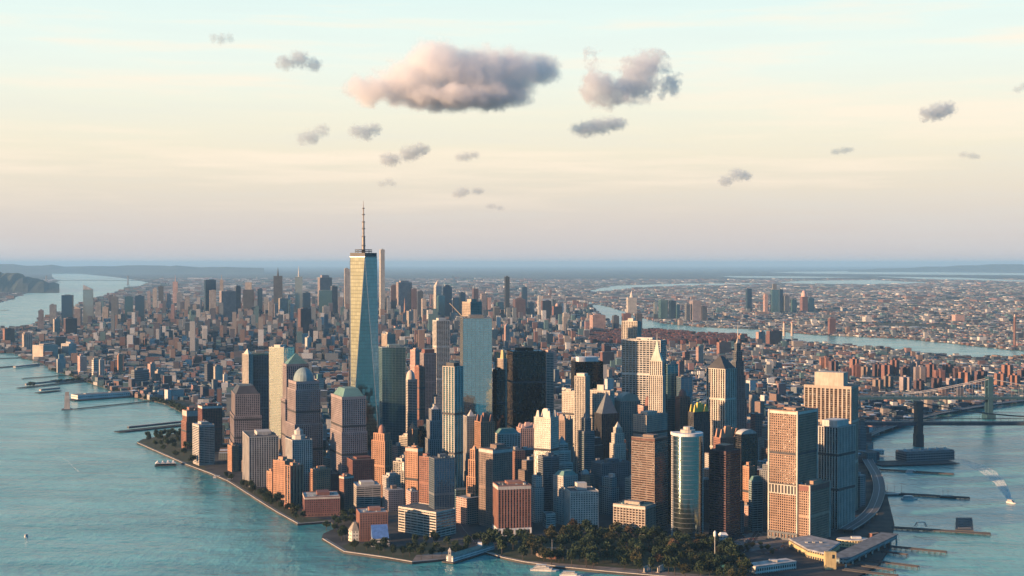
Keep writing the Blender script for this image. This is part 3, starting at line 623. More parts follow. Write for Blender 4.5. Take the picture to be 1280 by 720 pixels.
# museum on the point: stepped hexagon
def hexagon():
    d = depth(676); C = ground(443, 677); root = empty('museum', (C.x, C.y + 10, 3), 0, 'small pale hexagonal museum with stepped pyramid roof near the point', 'museum')
    r = 8.5 * d / F; H = atd(443, 663, d).z - 3; hx = lambda q: [(q * math.cos(R(60 * k + 10)), q * math.sin(R(60 * k + 10))) for k in range(6)]
    MB().prism(hx(r), 0, H).build('wall', winmat('cream', 6, 5, .4, .4), root)
    rf = MB(); top = atd(443, 653, d).z - 3
    for k in range(6): f = k / 6; rf.prism(hx(r * (1.02 - f * .8)), H + (top - H) * f, H + (top - H) * (k + 1) / 6 + .02)
    rf.build('roof', wallmat('sand'), root); FOOT.append((C.x, C.y + 10, 14))
    C = ground(474, 683); root = empty('museum', (C.x, C.y + 12, 3), R(12), 'low white terraced museum wing with sloping blue roof', 'museum')
    H = 16; MB().box(-15, 15, -12, 14, 0, H * .45).build('wall', winmat('pale', 4, 30, .4, .95), root)
    MB().box(-13, 14, -9, 14, H * .45 + .01, H * .8).build('terrace', winmat('white', 4, 30, .4, .95), root)
    MB().raw([(-13.5, -10, H * .8 + .02), (14.5, -10, H * .8 + .02), (14.5, 15, H * .8 + .02), (-13.5, 15, H * .8 + .02), (-13.5, 15, H * 2.0), (14.5, 15, H * 2.0)], [(0, 1, 5, 4), (3, 2, 1, 0), (1, 2, 5), (3, 0, 4), (2, 3, 4, 5)]).build('roof', plainmat('blue_roof', (.10, .20, .42), .35), root)
    FOOT.append((C.x, C.y + 12, 20))
hexagon()
# tower crane on the unfinished frame
def crane():
    p = atd(580, 398, depth(560)); q = atd(562, 379, depth(560)); z0 = 3
    root = empty('tower_crane', (p.x, p.y, 3), 0, 'thin tower crane with raised jib beside the unfinished tan frame', 'crane'); m = plainmat('crane_paint', (.55, .45, .3), .5)
    L = lambda v: (v.x - p.x, v.y - p.y, v.z - 3)
    MB().bar((0, 0, 0), L(p), 1.3, 4).build('mast', m, root); MB().bar(L(p), L(q), 1.3, 4, .7).build('jib', m, root)
    MB().cbox(4, 0, 8, 2.5, L(p)[2] - 1, L(p)[2] + 2.5).build('counterweight', wallmat('charcoal'), root)
crane()
# ------------------------------------------------------------------ distant towers one can pick out (xl, xm, xr, top row, foot row, colour, top, label or None)
BLUEG = glassmat(c=(.05, .10, .15), metal=.5, rough=.12, blinds=.3, cell=(6, 8), wob=.02, lines=.4)
TEALG = glassmat(c=(.12, .24, .26), metal=.55, rough=.12, blinds=.3, cell=(6, 8), wob=.02, lines=.4)
PALEG = glassmat(c=(.62, .60, .50), metal=.7, rough=.15, blinds=.3, cell=(6, 8), wob=.02, lines=.3)
FAR = [
 (101,104,116,362,408,'PALEG',('slant',356,'pale'),'bright glass tower with slanting tip beside the Hudson bend'),
 (69,77,90,369,412,'BLUEG',None,'dark blue twin faced glass tower by the far west river bank'),
 (90,93,101,386,410,'mauve',('slant',382,'tan'),None),(60,62,70,381,411,'grey',None,None),(46,48,54,388,414,'mauve',None,None),(66,68,77,399,420,'tan',None,None),
 (79,82,96,398,420,'maroon',None,None),(110,113,117,372,402,'charcoal',None,None),(117,119,126,378,402,'grey',None,None),(126,128,135,384,404,'tan',None,None),
 (136,139,147,371,404,'slate',None,None),(153,156,166,371,406,'TEALG',None,None),(166,169,180,370,408,'BLUEG',None,'dark navy block rising alone west of midtown'),
 (182,184,188,364,392,'mauve',None,None),(188,191,196,361,390,'tan',None,None),(196,198,204,358,392,'charcoal',None,None),(206,208,214,368,392,'mauve',None,None),(212,216,222,352,388,'pink',('spire',343,'pink',4),'pinkish tower with thin mast far up the west side'),
 (218,221,228,366,396,'grey',None,None),(228,231,237,372,398,'tan',None,None),(236,239,247,389,412,'TEALG',None,None),(247,249,257,396,414,'pale',None,None),
 (255,257,270,350,400,'BLUEG',None,'dark blue flat topped tower left of the slim pale mast tower'),(258,262,270,363,402,'tan',None,None),(273,275,279,350,398,'tan',('spire',343,'tan',3),'slim pale tower with mast beside the big purple grey slab'),
 (274,277,295,364,410,'mauve',None,'big purple grey slab standing broadside in midtown west'),(293,295,301,358,404,'navy',None,None),(300,304,317,362,404,'charcoal',('box',353,'tan'),'dark block with tan stepped top near purple grey slab'),(306,309,316,388,412,'mauve',None,None),
 (320,322,328,361,400,'BLUEG',None,None),(328,330,336,372,402,'grey',None,None),(334,336,341,378,404,'tan',None,None),(340,342,353,345,396,'charcoal',('spire',334,'charcoal',10),'grey tower with dark stubby mast at midtown skyline'),
 (348,350,360,373,408,'tan',None,None),(361,363,367,380,408,'pale',None,None),(366,369,378,346,398,'PALEG',('spire',332,'pale',7),'pale green crystal tower with needle spire on midtown skyline'),
 (372,376,389,386,436,'maroon',None,'tall two toned maroon and navy tower below the crystal tower'),(377,379,388,366,412,'BLUEG',None,None),
 (397,400,415,347,396,'mauve',('box',344,'mauve'),'broad pinkish brown tower at midtown skyline behind pale teal slab'),(397,399,415,363,404,'TEALG',None,'pale teal slab in front of the broad pinkish brown tower'),(401,404,412,383,414,'grey',None,None),(413,415,422,358,400,'navy',None,None),
 (428,431,437,336,400,'tan',None,'tall tan tower peeking out beside the gold face of the spired tower'),(421,423,429,372,404,'mauve',None,None),
 (474,476,481,312,404,'cream',None,'extremely thin tall cream square tower right of the needle mast'),(487,489,497,357,402,'maroon',None,None),(495,498,515,353,404,'mauve',('box',351,'mauve'),'broad mauve slab blocking midtown skyline right of the thin cream tower'),
 (482,484,488,372,404,'grey',None,None),(501,503,509,392,415,'pink',('spire',372,'orange',6),'orange stepped tower with slender pointed top in midtown south'),(508,511,521,389,418,'tan',None,None),(491,494,506,408,424,'pink',None,None),
 (513,515,521,361,404,'maroon',None,None),(520,522,529,364,406,'navy',None,None),(526,528,533,374,408,'tan',None,None),(533,535,541,388,416,'pale',None,None),
 (542,545,552,358,404,'stone',('pyramid',350,'tan'),'stone tower with tan pyramid top right of the mauve slab'),(546,548,556,370,408,'TEALG',None,None),(551,554,565,359,402,'BLUEG',('dome',356,'navy'),'dark blue rounded top tower east of the stone pyramid tower'),
 (566,568,574,372,402,'grey',None,None),(574,576,582,366,402,'slate',None,None),(590,592,598,361,398,'maroon',None,None),(600,602,608,367,400,'mauve',None,None),(608,610,614,372,400,'pink',('spire',364,'pink',3),None),(616,618,625,384,412,'charcoal',None,None),
 (630.5,632,637,346,394,'black',None,'thin black slab tower alone on the eastern midtown skyline'),(620,622,630,378,398,'TEALG',None,None),
 (641,644,657,374,404,'maroon',None,None),(652,653,659,359,396,'BLUEG',None,None),(659,661,668,378,400,'slate',None,None),(672,673,678,370,398,'pale',None,None),(676,678,689,376,404,'maroon',None,None),(690,692,703,383,404,'redbrown',('dome',379,'pink'),None),(703,705,712,392,408,'pale',None,None),
 (737,741,757,394,418,'pink',None,None),(725,727,736,402,420,'grey',None,None),(765,767,774,395,418,'navy',None,None),(777,779,789,392,418,'redbrown',None,None),(794,796,803,392,418,'charcoal',None,None),
 (612,614,628,412,436,'tan',('dome',410,'tan'),'tan tower with rounded tiers behind the mirror slab'),(630,632,637,408,440,'pink',('pyramid',404,'pink'),None),
 (584,586,592,404,428,'grey',None,None),(659,661,668,398,416,'pink',None,None),(670,672,680,403,420,'grey',None,None),(752,755,764,430,446,'maroon',None,None),
 # across the east river
 (783,785,796,372,392,'cream',('spire',363,'cream',20),'pale yellow cluster hospital block with pointed top on the river island'),
 (817,818,822,378,398,'PALEG',None,None),(823,826,835,375,400,'TEALG',None,None),(836,838,845,376,400,'BLUEG',None,None),(845,846,850,381,400,'TEALG',None,None),(856,858,863,380,402,'slate',None,None),(862,866,877,376,402,'mauve',None,None),(876,878,884,383,402,'navy',None,None),
 (932,934,940,361,388,'BLUEG',None,'lone dark blue tower inland across the east river'),(954,956,960,368,392,'pink',None,None),(963,965,973,362,392,'TEALG',('box',355,'slate'),'tallest blue green glass tower across the east river'),(973,975,979,362,391,'BLUEG',None,None),(979,981,987,370,391,'slate',None,None),
 (988,990,996,375,391,'TEALG',None,None),(1000,1003,1010,371,390,'redbrown',('dome',363,'pink'),'red block with round pink roof ball right of blue green towers'),(1010,1012,1018,373,391,'TEALG',None,None),(1035,1037,1045,398,418,'redbrown',None,'red tower standing in the water edge across the east river'),
 (1267,1269,1282,396,434,'redbrown',('box',393,'tan'),'red and navy riverside tower cut by the edge of the picture'),
 (1078,1082,1090,396,404,'pale',None,None),(1190,1194,1206,394,404,'pink',None,None),
 # village and lower west side
 (3,6,19,411,431,'brick',None,'red brick warehouse with tan foot by the long pier roof'),(27,30,40,418,440,'tan',None,'tan block with red top floors beside the long pier roof'),(40,54,72,432,450,'tan',None,'large orange sunlit block by the river near long pier roof'),
 (76,86,95,430,448,'stone',None,'grey block with yellow lit end right of the large orange block'),(66,70,82,421,438,'brick',None,None),(160,164,174,422,442,'redbrown',None,None),(178,181,227,424,438,'redbrown',None,'very long red brick block many bays wide in Chelsea'),
 (70,72,88,449,466,'pale',('box',443,'teal'),'white block with pale teal roof above the greenway trees'),(95,100,108,446,470,'pink',None,'orange and white corner block above the greenway trees'),(114,117,123,450,474,'cream',None,None),(123,125,130,450,475,'stone',None,None),
 (146,148,153,444,470,'orange',None,None),(163,168,188,463,484,'slate',None,'grey slab with white lit end near the riverside sheds'),(184,188,194,455,476,'pink',None,None),(193,197,205,464,478,'tan',None,None),
 (255,259,266,455,482,'navy',None,None),(265,269,278,458,482,'cream',None,'pale yellow lit slab with dark shadow side in low streets'),(278,280,284,468,484,'pale',None,None),(238,241,248,424,448,'tan',None,None),(240,243,252,446,458,'maroon',None,None),
 (372,376,383,402,424,'grey',None,None),(381,384,390,422,446,'pale',None,None),(388,391,398,428,446,'charcoal',None,None),(393,396,418,474,492,'tan',('box',468,'green'),'tan broad block with green patched roof behind the dome'),(340,343,352,380,404,'mauve',None,None),
 # east side towards the bridge
 (686,689,696,440,470,'pink',None,None),(750,753,768,440,462,'redbrown',('box',432,'maroon'),None),(846,849,856,452,476,'redbrown',None,None),(853,856,864,440,458,'redbrown',None,None),(870,873,883,434,458,'pink',None,None),(896,899,914,428,446,'brick',None,None),
 (945,948,958,415,432,'pink',None,None),(958,962,978,414,434,'redbrown',None,None),(922,925,931,419,432,'orange',None,None)]
LM = []      # picked-out things: (px, foot row, short phrase)
import re
def short(lbl):
    q = re.split(r' (?:beside|behind|near|facing|standing|over|overlooking|against|between|in front|rising|at the|along|below|above|by|showing|tucked|attached|peeping|right of|left of|east of|west of|north of|to the|far|cut|alone|inland|across|on)\b', lbl)[0]
    wd = q.split()
    return ' '.join(wd[:8]) if len(wd[:8]) >= 3 else ''
for o in S.objects:
    if o.parent is None and o.get('label'):
        zc = o.location.y; s_ = short(o['label'])
        if len(s_.split()) >= 4 or 'tallest' in s_: LM.append((640 + F * o.location.x / zc, zc, s_.replace('tallest tower', 'the tallest tower')))
LM = [l for l in LM if sum(1 for k in LM if k[2] == l[2]) == 1]
CN = dict(cream='cream', tan='tan', brick='red brick', redbrown='red brown', orange='orange brick', grey='grey', pale='pale', white='white', mauve='purple grey', black='black', charcoal='dark grey', teal='teal', stone='stone grey',
          navy='dark blue', pink='pinkish', brown='brown', slate='slate grey', maroon='maroon', sand='sandy', BLUEG='dark blue glass', TEALG='teal glass', PALEG='pale glass')
USED = {o['label'] for o in S.objects if o.get('label')}
def name_it(px, d, size, col, noun, top=''):
    c = CN.get(col, col); best = sorted(LM, key=lambda l: abs(l[0] - px) + .012 * abs(l[1] - d))[:14]
    for l in best:
        dx, dd = px - l[0], d - l[1]
        rel = ('far behind' if dd > 1500 else 'behind' if dd > 0 else 'in front of') if abs(dx) < 7 else ('just right of' if 0 < dx < 16 else 'right of' if dx > 0 else 'just left of' if dx > -16 else 'left of')
        if abs(dx) >= 7 and dd > 1500: rel = 'far beyond and ' + rel.replace('just ', '')
        for pre in (size + ' ' + c, c):
            s_ = f"{pre} {noun}{top} {rel} the {l[2]}".replace('the the', 'the').replace('  ', ' ').strip()
            if len(s_.split()) <= 16 and s_ not in USED: USED.add(s_); return s_
    return None
SIZES = [('slim', 'squat', 'broad', 'low', 'tall', 'narrow', 'small', 'plain', 'blocky', 'upright')]
random.seed(5)
for (xl, xm, xr, yt, yb, c, top, lab) in sorted(FAR, key=lambda f: f[7] is None):
    gm = {'BLUEG': BLUEG, 'TEALG': TEALG, 'PALEG': PALEG}.get(c)
    wpx, hpx = xr - xl, yb - yt
    sz = 'slim' if hpx > 3.4 * wpx else 'broad' if wpx > 13 else 'low' if hpx < 1.3 * wpx else 'tall' if hpx > 32 else 'narrow' if wpx < 7 else 'mid-sized'
    lab = lab or name_it((xl + xr) / 2, depth(yb), sz, c, 'tower' if hpx > 16 else 'block', {'spire': ' with mast', 'dome': ' with domed top', 'pyramid': ' with pointed top', 'slant': ' with slanting top'}.get(top[0], '') if top else '')
    a = random.choice([9, 9, 14, 24]) if yb < 420 else random.choice([24, 40, 52])
    if xm - xl > .45 * (xr - xl): a = 52
    slim(lab, 's' if hpx > 44 else 'o' if hpx > 20 else 'b', xl, xm, xr, yt, yb, a, c if not gm else 'slate', top, random.choice(['deck', 'grey', 'pale', 'teal', 'brown']), gm)
    if 'label' in S.objects[-1]: pass
# power station chimneys
for i, px in enumerate((980, 990)):
    g = ground(px, 420); zt = atd(px, 402, g.y).z - 3
    o = empty('chimney', g, 0, ('pale orange power station chimney nearer the teal towers', 'pale orange power station chimney on the seaward side')[i], 'chimney', 'power station chimneys')
    MB().lathe([(9, 0), (7, zt * .9)], 12).build('shaft', wallmat('tan'), o); MB().lathe([(7.5, zt * .9), (7, zt)], 12).build('cap', wallmat('brick'), o)

# ------------------------------------------------------------------ street blocks between the towers of the old town
def inpoly(X, Y, P):
    P = np.array([(p.x, p.y) for p in P]); ins = np.zeros(len(X), bool); j = len(P) - 1
    for i in range(len(P)):
        xi, yi, xj, yj = *P[i], *P[j]
        if yi != yj: ins ^= ((yi > Y) != (yj > Y)) & (X < (xj - xi) * (Y - yi) / (yj - yi) + xi)
        j = i
    return ins
def topx(X, Y, Z=3.0):
    zc = Y * math.cos(PITCH) + (EYE - Z) * math.sin(PITCH); up = Y * math.sin(PITCH) + (Z - EYE) * math.cos(PITCH)
    return 640 + F * X / zc, 360 - F * up / zc
ISLE = [ground(*p) for p in SHORE_W + SHORE_E + [(705, 362), (640, 345), (195, 345)]]
ZONE = [(300, 596), (345, 600), (420, 598), (470, 640), (492, 645), (566, 655), (600, 668), (668, 672), (760, 655), (840, 668), (940, 672), (962, 676), (1040, 660), (1078, 630), (1076, 570), (900, 560), (560, 556), (410, 565), (330, 560)]
ZP = [ground(*p) for p in ZONE]
fcol = ['redbrown', 'brick', 'tan', 'stone', 'slate', 'charcoal', 'brown', 'mauve', 'teal', 'cream', 'pink']
random.seed(21); made = 0; tries = 0
PLAZAS = [(p.x, p.y, r) for p, r in ((ground(432, 645), 24), (ground(492, 655), 14), (ground(600, 668), 12), (ground(760, 650), 20))]
while made < 125 and tries < 16000:
    tries += 1
    px, py = random.uniform(300, 1080), random.uniform(556, 672)
    g = ground(px, py)
    if not inpoly(np.array([g.x]), np.array([g.y]), ZP)[0]: continue
    W, L = random.uniform(15, 36), random.uniform(15, 36); r = .42 * math.hypot(W, L)
    if any(math.hypot(g.x - f[0], g.y - f[1]) < .82 * f[2] + r for f in FOOT + PLAZAS): continue
    fr = 1 - (py - 556) / 120
    H = random.uniform(24, 58) + max(0, fr) * random.uniform(0, 100)
    if px < 345 or 425 < px < 490 and py > 640: H = min(H, 26)
    elif px < 520: H = random.uniform(28, 62)
    c = random.choice(fcol); a = R(random.choice([18, 22, 26, 40]))
    FOOT.append((g.x, g.y, r))
    sz = 'low' if H < 32 else 'mid-rise' if H < 60 else 'tall'
    lab = name_it(px, g.y, sz, c, 'street block')
    if not lab: FOOT.pop(); continue
    root = empty('city_block', g, a, lab, 'building'); made += 1
    wl = MB(); wl.cbox(0, 0, W, L, 0, H)
    if H > 50 and random.random() < .6: H2 = H + random.uniform(8, 22); wl.cbox(W * .06, 0, W * .7, L * .72, H - .01, H2); MB().cbox(W * .06, 0, W * .7 - 1, L * .72 - 1, H2 - .1, H2 + .5).build('roof', roofmat(random.choice(['deck', 'grey', 'teal'])), root)
    else: H2 = H
    wl.build('wall', winmat(c, *random.choice([(3.9, 3.6), (4.0, 5.0)]), random.choice([.5, .58]), random.choice([.5, .6])), root)
    MB().cbox(0, 0, W - 1, L - 1, H - .1, H + .55).build('terrace' if H2 > H else 'roof', roofmat(random.choice(['deck', 'grey', 'pale', 'teal', 'brown'])), root)
    MB().cbox(W * random.uniform(-.2, .2), L * random.uniform(-.2, .2), W * .3, L * .35, H2 + .5, H2 + random.uniform(4, 7)).build('penthouse', roofmat(random.choice(['grey', 'brown', 'stone'])), root)

# ------------------------------------------------------------------ the rest of the city: one mass of blocks nobody could count
def cells(d0, d1, sz, a, keep):
    ca, sa = math.cos(a), math.sin(a); hw = d1 * .47
    n = int(2 * hw / sz); nv = int((d1 - d0) * 1.7 / sz)
    I, J = np.meshgrid(np.arange(-n // 2 - 60, n // 2 + 60), np.arange(0, nv)); I = I.ravel(); J = J.ravel()
    jit = .12 if d1 < 7000 else .3 if d1 < 12000 else .9
    U = (I + (I // 7) * .55) * sz + rng.uniform(-1, 1, I.size) * sz * jit; V = (J + (J // 3) * .45) * sz + rng.uniform(-1, 1, I.size) * sz * jit - .3 * (d1 - d0)
    X = U * ca - V * sa; Y = d0 + U * sa + V * ca
    ok = (Y > d0) & (Y < d1) & (np.abs(X) < .42 * Y + 150) & (rng.random(X.size) < keep)
    return X[ok], Y[ok]
parts = []
for d0, d1, sz, keep in ((3280, 6200, 25, .93), (6200, 10000, 31, .92), (10000, 16000, 50, .85), (16000, 26000, 105, .75), (26000, 41500, 190, .7)):
    X, Y = cells(d0, d1, sz, R(9), keep)
    ok = inpoly(X, Y, LANDP); X, Y = X[ok], Y[ok]
    px, py = topx(X, Y); isl = inpoly(X, Y, ISLE); N = X.size
    for l in bays: q = inpoly(X, Y, px_ground_poly(l, 3)); X, Y, px, py, isl = X[~q], Y[~q], px[~q], py[~q], isl[~q]
    N = X.size; h = np.where(isl, 14.5 * np.exp(rng.normal(0, .42, N)), 8.5 * np.exp(rng.normal(0, .4, N)))
    tr = isl & (Y < 4500) & (px > 240) & (px < 900); h[tr] = 20 * np.exp(rng.normal(0, .45, tr.sum()))
    md = isl & (Y > 6600) & (Y < 14500) & (px > 110) & (px < 740); wv = np.clip(1 - np.abs(px - 400) / 420, .15, 1)
    h[md] = (26 + 22 * wv[md] * np.clip((Y[md] - 6600) / 1800, 0, 1)) * np.exp(rng.normal(0, .48, md.sum()))
    tall = md & (rng.random(N) < .035 * wv); h[tall] *= rng.uniform(1.8, 3.0, tall.sum())
    vt = isl & (Y < 6600) & (rng.random(N) < .012); h[vt] = rng.uniform(38, 72, vt.sum())
    up = isl & (Y >= 14500); h[up] = 22 * np.exp(rng.normal(0, .45, up.sum()))
    qt = ~isl & (rng.random(N) < .02) & (Y < 22000); h[qt] = rng.uniform(22, 45, qt.sum())
    les = isl & (px > 985) & (py < 505) & (py > 455); h[les] = 15 * np.exp(rng.normal(0, .3, les.sum()))
    est = isl & (px > 735) & (px < 935) & (py > 417) & (py < 433); h[est] = rng.uniform(36, 42, est.sum())
    est &= rng.random(N) < .5
    h = np.minimum(h, 190)
    # park and river margin gaps
    grn = np.zeros(N, bool)
    if d0 < 7000:
        FA = np.array(FOOT); near = np.zeros(N, bool)
        for f in FA: near |= (X - f[0]) ** 2 + (Y - f[1]) ** 2 < (f[2] + sz * .35) ** 2
        grn |= near
        grn |= (px < 300) & (py > 500) & (px < 240 + (py - 500) * .5)
    gap = np.sin(X * .0021 + 1.3) * np.sin(Y * .0017 + X * .0008) > (.86 if d0 < 10000 else .72)
    keepm = ~grn & ~gap
    keepm &= ~(isl & (px > 735) & (px < 935) & (py > 417) & (py < 433)) | est
    X, Y, h, est = X[keepm], Y[keepm], h[keepm], est[keepm]
    N = X.size; w_ = sz * rng.uniform(.27, .52, N); l_ = sz * rng.uniform(.27, .52, N)
    lg = rng.random(N); l_[lg < .13] *= 2.1; w_[lg > .9] *= 2.0
    hi = h > 60; w_[hi] = np.minimum(w_[hi], 15) ; l_[hi] = np.minimum(l_[hi], 18)
    an = np.where(Y < 5500, R(9) + rng.choice([0, R(16), R(34)], N) * (np.sin(X * .003) > 0), R(9))
    parts.append((X, Y, h, w_, l_, an, est))
X, Y, h, w_, l_, an, est = [np.concatenate([p[i] for p in parts]) for i in range(7)]
N = X.size; ca, sa = np.cos(an), np.sin(an)
sx = np.array([-1, 1, 1, -1] * 2); sy = np.array([-1, -1, 1, 1] * 2); top = np.array([0, 0, 0, 0, 1, 1, 1, 1])
lx = w_[:, None] * sx; ly = l_[:, None] * sy
co = np.stack([X[:, None] + lx * ca[:, None] - ly * sa[:, None], Y[:, None] + lx * sa[:, None] + ly * ca[:, None], 2.6 + h[:, None] * top], -1).reshape(-1, 3)
fq = np.array([[4, 5, 6, 7], [0, 1, 5, 4], [1, 2, 6, 5], [2, 3, 7, 6], [3, 0, 4, 7]])
li = (np.arange(N)[:, None, None] * 8 + fq[None]).reshape(-1).astype(np.int32)
def citymat(key, wst, rst):
    m, t, b = newmat(key); ta, hh, nz, g = facade_th(t)
    rd = g.outputs['Random Per Island']; r2 = t.m('FRACT', t.m('MULTIPLY', rd, 17.37)); r3 = t.m('FRACT', t.m('MULTIPLY', rd, 91.7))
    isr = t.m('GREATER_THAN', nz, .5)
    fu = t.m('FRACT', t.m('DIVIDE', ta, t.rng(r3, 0, 1, 3.2, 5.5))); fv = t.m('FRACT', t.m('DIVIDE', hh, 3.8))
    msk = t.m('MULTIPLY', t.m('MULTIPLY', t.m('LESS_THAN', fu, .5), t.m('LESS_THAN', fv, .52)), t.m('SUBTRACT', 1, isr))
    wc = t.mix(msk, t.ramp(rd, wst, 'CONSTANT'), (.03, .04, .05))
    rn = t.noise(g.outputs['Position'], .08, 3); k = t.rng(rn, .3, .7, .6, 1.35)
    t.put(b.inputs['Base Color'], t.mix(isr, wc, t.mix(1.0, t.ramp(r2, rst, 'CONSTANT'), t.comb(k, k, k), 'MULTIPLY')))
    b.inputs['Roughness'].default_value = .75; b.inputs['Specular IOR Level'].default_value = .3
    return m
WST = [(0, (.19, .11, .10)), (.11, (.26, .18, .15)), (.21, (.34, .30, .27)), (.32, (.11, .105, .13)), (.45, (.48, .47, .45)), (.54, (.20, .23, .25)), (.68, (.055, .08, .11)), (.82, (.66, .66, .64)), (.89, (.10, .19, .21)), (.95, (.34, .21, .20))]
RST = [(0, (.03, .05, .065)), (.22, (.06, .085, .10)), (.40, (.12, .15, .17)), (.54, (.24, .28, .29)), (.66, (.10, .085, .09)), (.74, (.45, .48, .49)), (.83, (.70, .72, .72)), (.91, (.09, .25, .24)), (.96, (.04, .08, .06))]
me = bpy.data.meshes.new('distant_city'); me.vertices.add(N * 8); me.vertices.foreach_set('co', co.ravel().astype(np.float32))
me.loops.add(N * 20); me.loops.foreach_set('vertex_index', li); me.polygons.add(N * 5)
me.polygons.foreach_set('loop_start', np.arange(0, N * 20, 4, dtype=np.int32))
me.materials.append(citymat('city_mix', WST, RST)); me.materials.append(citymat('estate_brick', [(0, (.13, .045, .045)), (.5, (.16, .06, .05)), (.8, (.11, .05, .055))], [(0, (.07, .05, .05)), (.6, (.12, .08, .08))]))
me.polygons.foreach_set('use_smooth', np.zeros(N * 5, bool)); me.polygons.foreach_set('material_index', np.repeat(est.astype(np.int32), 5)); me.update(calc_edges=True); me.validate()
o = bpy.data.objects.new('distant_city', me); COL.objects.link(o)
tag(o, 'sea of small roofs and walls filling the city to the horizon', 'city', kind='stuff')
print('CITY', N, 'FILL', made, tries)

# ------------------------------------------------------------------ air
m = bpy.data.materials.new('haze'); m.use_nodes = True; m.node_tree.nodes.clear(); t = NT(m.node_tree); MATS['haze'] = m
pv = t.new('ShaderNodeVolumePrincipled'); pv.inputs['Color'].default_value = (.38, .68, .98, 1); pv.inputs['Density'].default_value = 1.5e-5; pv.inputs['Anisotropy'].default_value = 0.0
t.put(t.new('ShaderNodeOutputMaterial').inputs['Volume'], pv.outputs[0])
tag(MB().box(-212000, 212000, -6500, 208500, -1.0, 662).build('haze', m), kind='stuff')

# ------------------------------------------------------------------ clouds
def cloud(px0, px1, py0, py1, lobes, dens, label, d=9000, seed=0, wisp=.9, thick=.8, soft=2.2, alb=(.98, .97, .97, 1), lean=.3, freq=3.2):
    p0 = atd(px0, py1, d); p1 = atd(px1, py0, d); c = (p0 + p1) / 2; hw = (p1.x - p0.x) / 2; hh = (p1.z - p0.z) / 2
    o_m = bpy.data.materials.new('cloud'); o_m.use_nodes = True; nt = o_m.node_tree; nt.nodes.clear(); t = NT(nt)
    P = t.new('ShaderNodeTexCoord').outputs['Object']; mn = None; bm = bmesh.new()
    sc = hh / 100
    warp = t.new('ShaderNodeTexNoise'); t.put(warp.inputs['Vector'], t.v('ADD', P, (seed * 331., 0, 0))); warp.inputs['Scale'].default_value = freq / max(hh, hw * .45); warp.inputs['Detail'].default_value = 4
    PW = t.v('ADD', P, t.v('MULTIPLY', t.v('SUBTRACT', warp.outputs[1], (.5, .5, .5)), (hh * .9 * wisp,) * 3))
    for (lx_, lz_, rx, rz) in lobes:       # lobe centre and radii as fractions of the half width / half height
        ctr = (lx_ * hw, lx_ * hw * lean, lz_ * hh); rr = (rx * hw, max(rx * hw * thick, rz * hh), rz * hh)
        q = t.v('LENGTH', t.v('DIVIDE', t.v('SUBTRACT', PW, ctr), rr)); mn = q if mn is None else t.m('SMOOTH_MIN', mn, q, .15)
        mt = Matrix.Translation(ctr) @ Matrix.Diagonal((rr[0] * 1.22, rr[1] * 1.22, rr[2] * 1.22, 1))
        bmesh.ops.create_icosphere(bm, subdivisions=2, radius=1, matrix=mt)
    fine = t.noise(t.v('ADD', P, (seed * 97., 0, 0)), 11 / max(hh, hw * .4), 7, .66)
    dn = t.m('ADD', t.m('MULTIPLY', t.m('SUBTRACT', 1.0, mn), soft), t.m('MULTIPLY', t.m('SUBTRACT', fine, .52), 2.1 * wisp), clamp=True)
    v = t.new('ShaderNodeVolumePrincipled'); v.inputs['Color'].default_value = alb; v.inputs['Anisotropy'].default_value = .15
    t.put(v.inputs['Density'], t.m('MULTIPLY', dn, dens)); t.put(t.new('ShaderNodeOutputMaterial').inputs['Volume'], v.outputs[0])
    res = bmesh.ops.convex_hull(bm, input=bm.verts[:]); bmesh.ops.delete(bm, geom=[e for e in res['geom_interior'] if isinstance(e, bmesh.types.BMVert)], context='VERTS')
    me = bpy.data.meshes.new('cloud'); bm.to_mesh(me); bm.free(); me.materials.append(o_m)
    o = bpy.data.objects.new('cloud', me); COL.objects.link(o); o.location = c; tag(o, label, 'cloud', 'clouds in the evening sky')
cloud(438, 706, 40, 142, [(-.80, -.50, .24, .38), (-.46, -.34, .36, .58), (-.20, .05, .34, .80), (.14, -.10, .40, .84), (.48, -.02, .32, .72), (.78, .16, .24, .42), (.30, -.52, .42, .40), (-.10, -.62, .62, .30)], .014, 'largest cloud, long and puffy, pink lit above and grey beneath', seed=1, wisp=.85, soft=2.6, lean=.32, freq=2.9)
cloud(722, 864, 54, 142, [(-.72, -.35, .26, .6), (-.35, -.45, .42, .48), (.1, .05, .34, .75), (.3, .45, .30, .5), (.72, -.1, .26, .34), (-.8, .5, .14, .3)], .013, 'second largest cloud, ragged and upright right of the largest', seed=2, wisp=1.5, soft=3.0, alb=(.84, .88, .92, 1), lean=.7)
SM = [(346, 406, 58, 94, 'ragged grey cloud high left of the largest cloud', .006), (264, 292, 36, 60, 'faint scrap of cloud nearest the upper left corner', .004), (364, 414, 152, 186, 'torn thin grey cloud, leftmost of the low trio', .004), (434, 478, 147, 180, 'upright grey cloud puff below the left end of the largest cloud', .006),
      (474, 540, 177, 208, 'flat pinkish grey cloud directly above the needle mast', .007), (564, 604, 188, 207, 'small blue grey cloud below the largest cloud', .006), (558, 606, 230, 248, 'small oval cloud low over the unfinished tower', .005), (706, 794, 140, 174, 'long thin streaky cloud under the second largest cloud', .005),
      (1144, 1198, 126, 162, 'compact blue grey cloud alone at the upper right', .008), (893, 942, 209, 234, 'slanting grey cloud low in the right half of the sky', .007), (468, 500, 220, 235, 'faint tiny cloud just beside the tip of the mast', .004), (602, 634, 253, 265, 'lowest faint streak of cloud over the city', .004),
      (1196, 1230, 186, 201, 'faint grey streak of cloud below the compact blue grey one', .004), (1262, 1292, 102, 118, 'scrap of cloud cut by the right edge', .004), (1036, 1074, 180, 194, 'very faint pinkish cloud streak left of compact blue grey cloud', .003)]
random.seed(3)
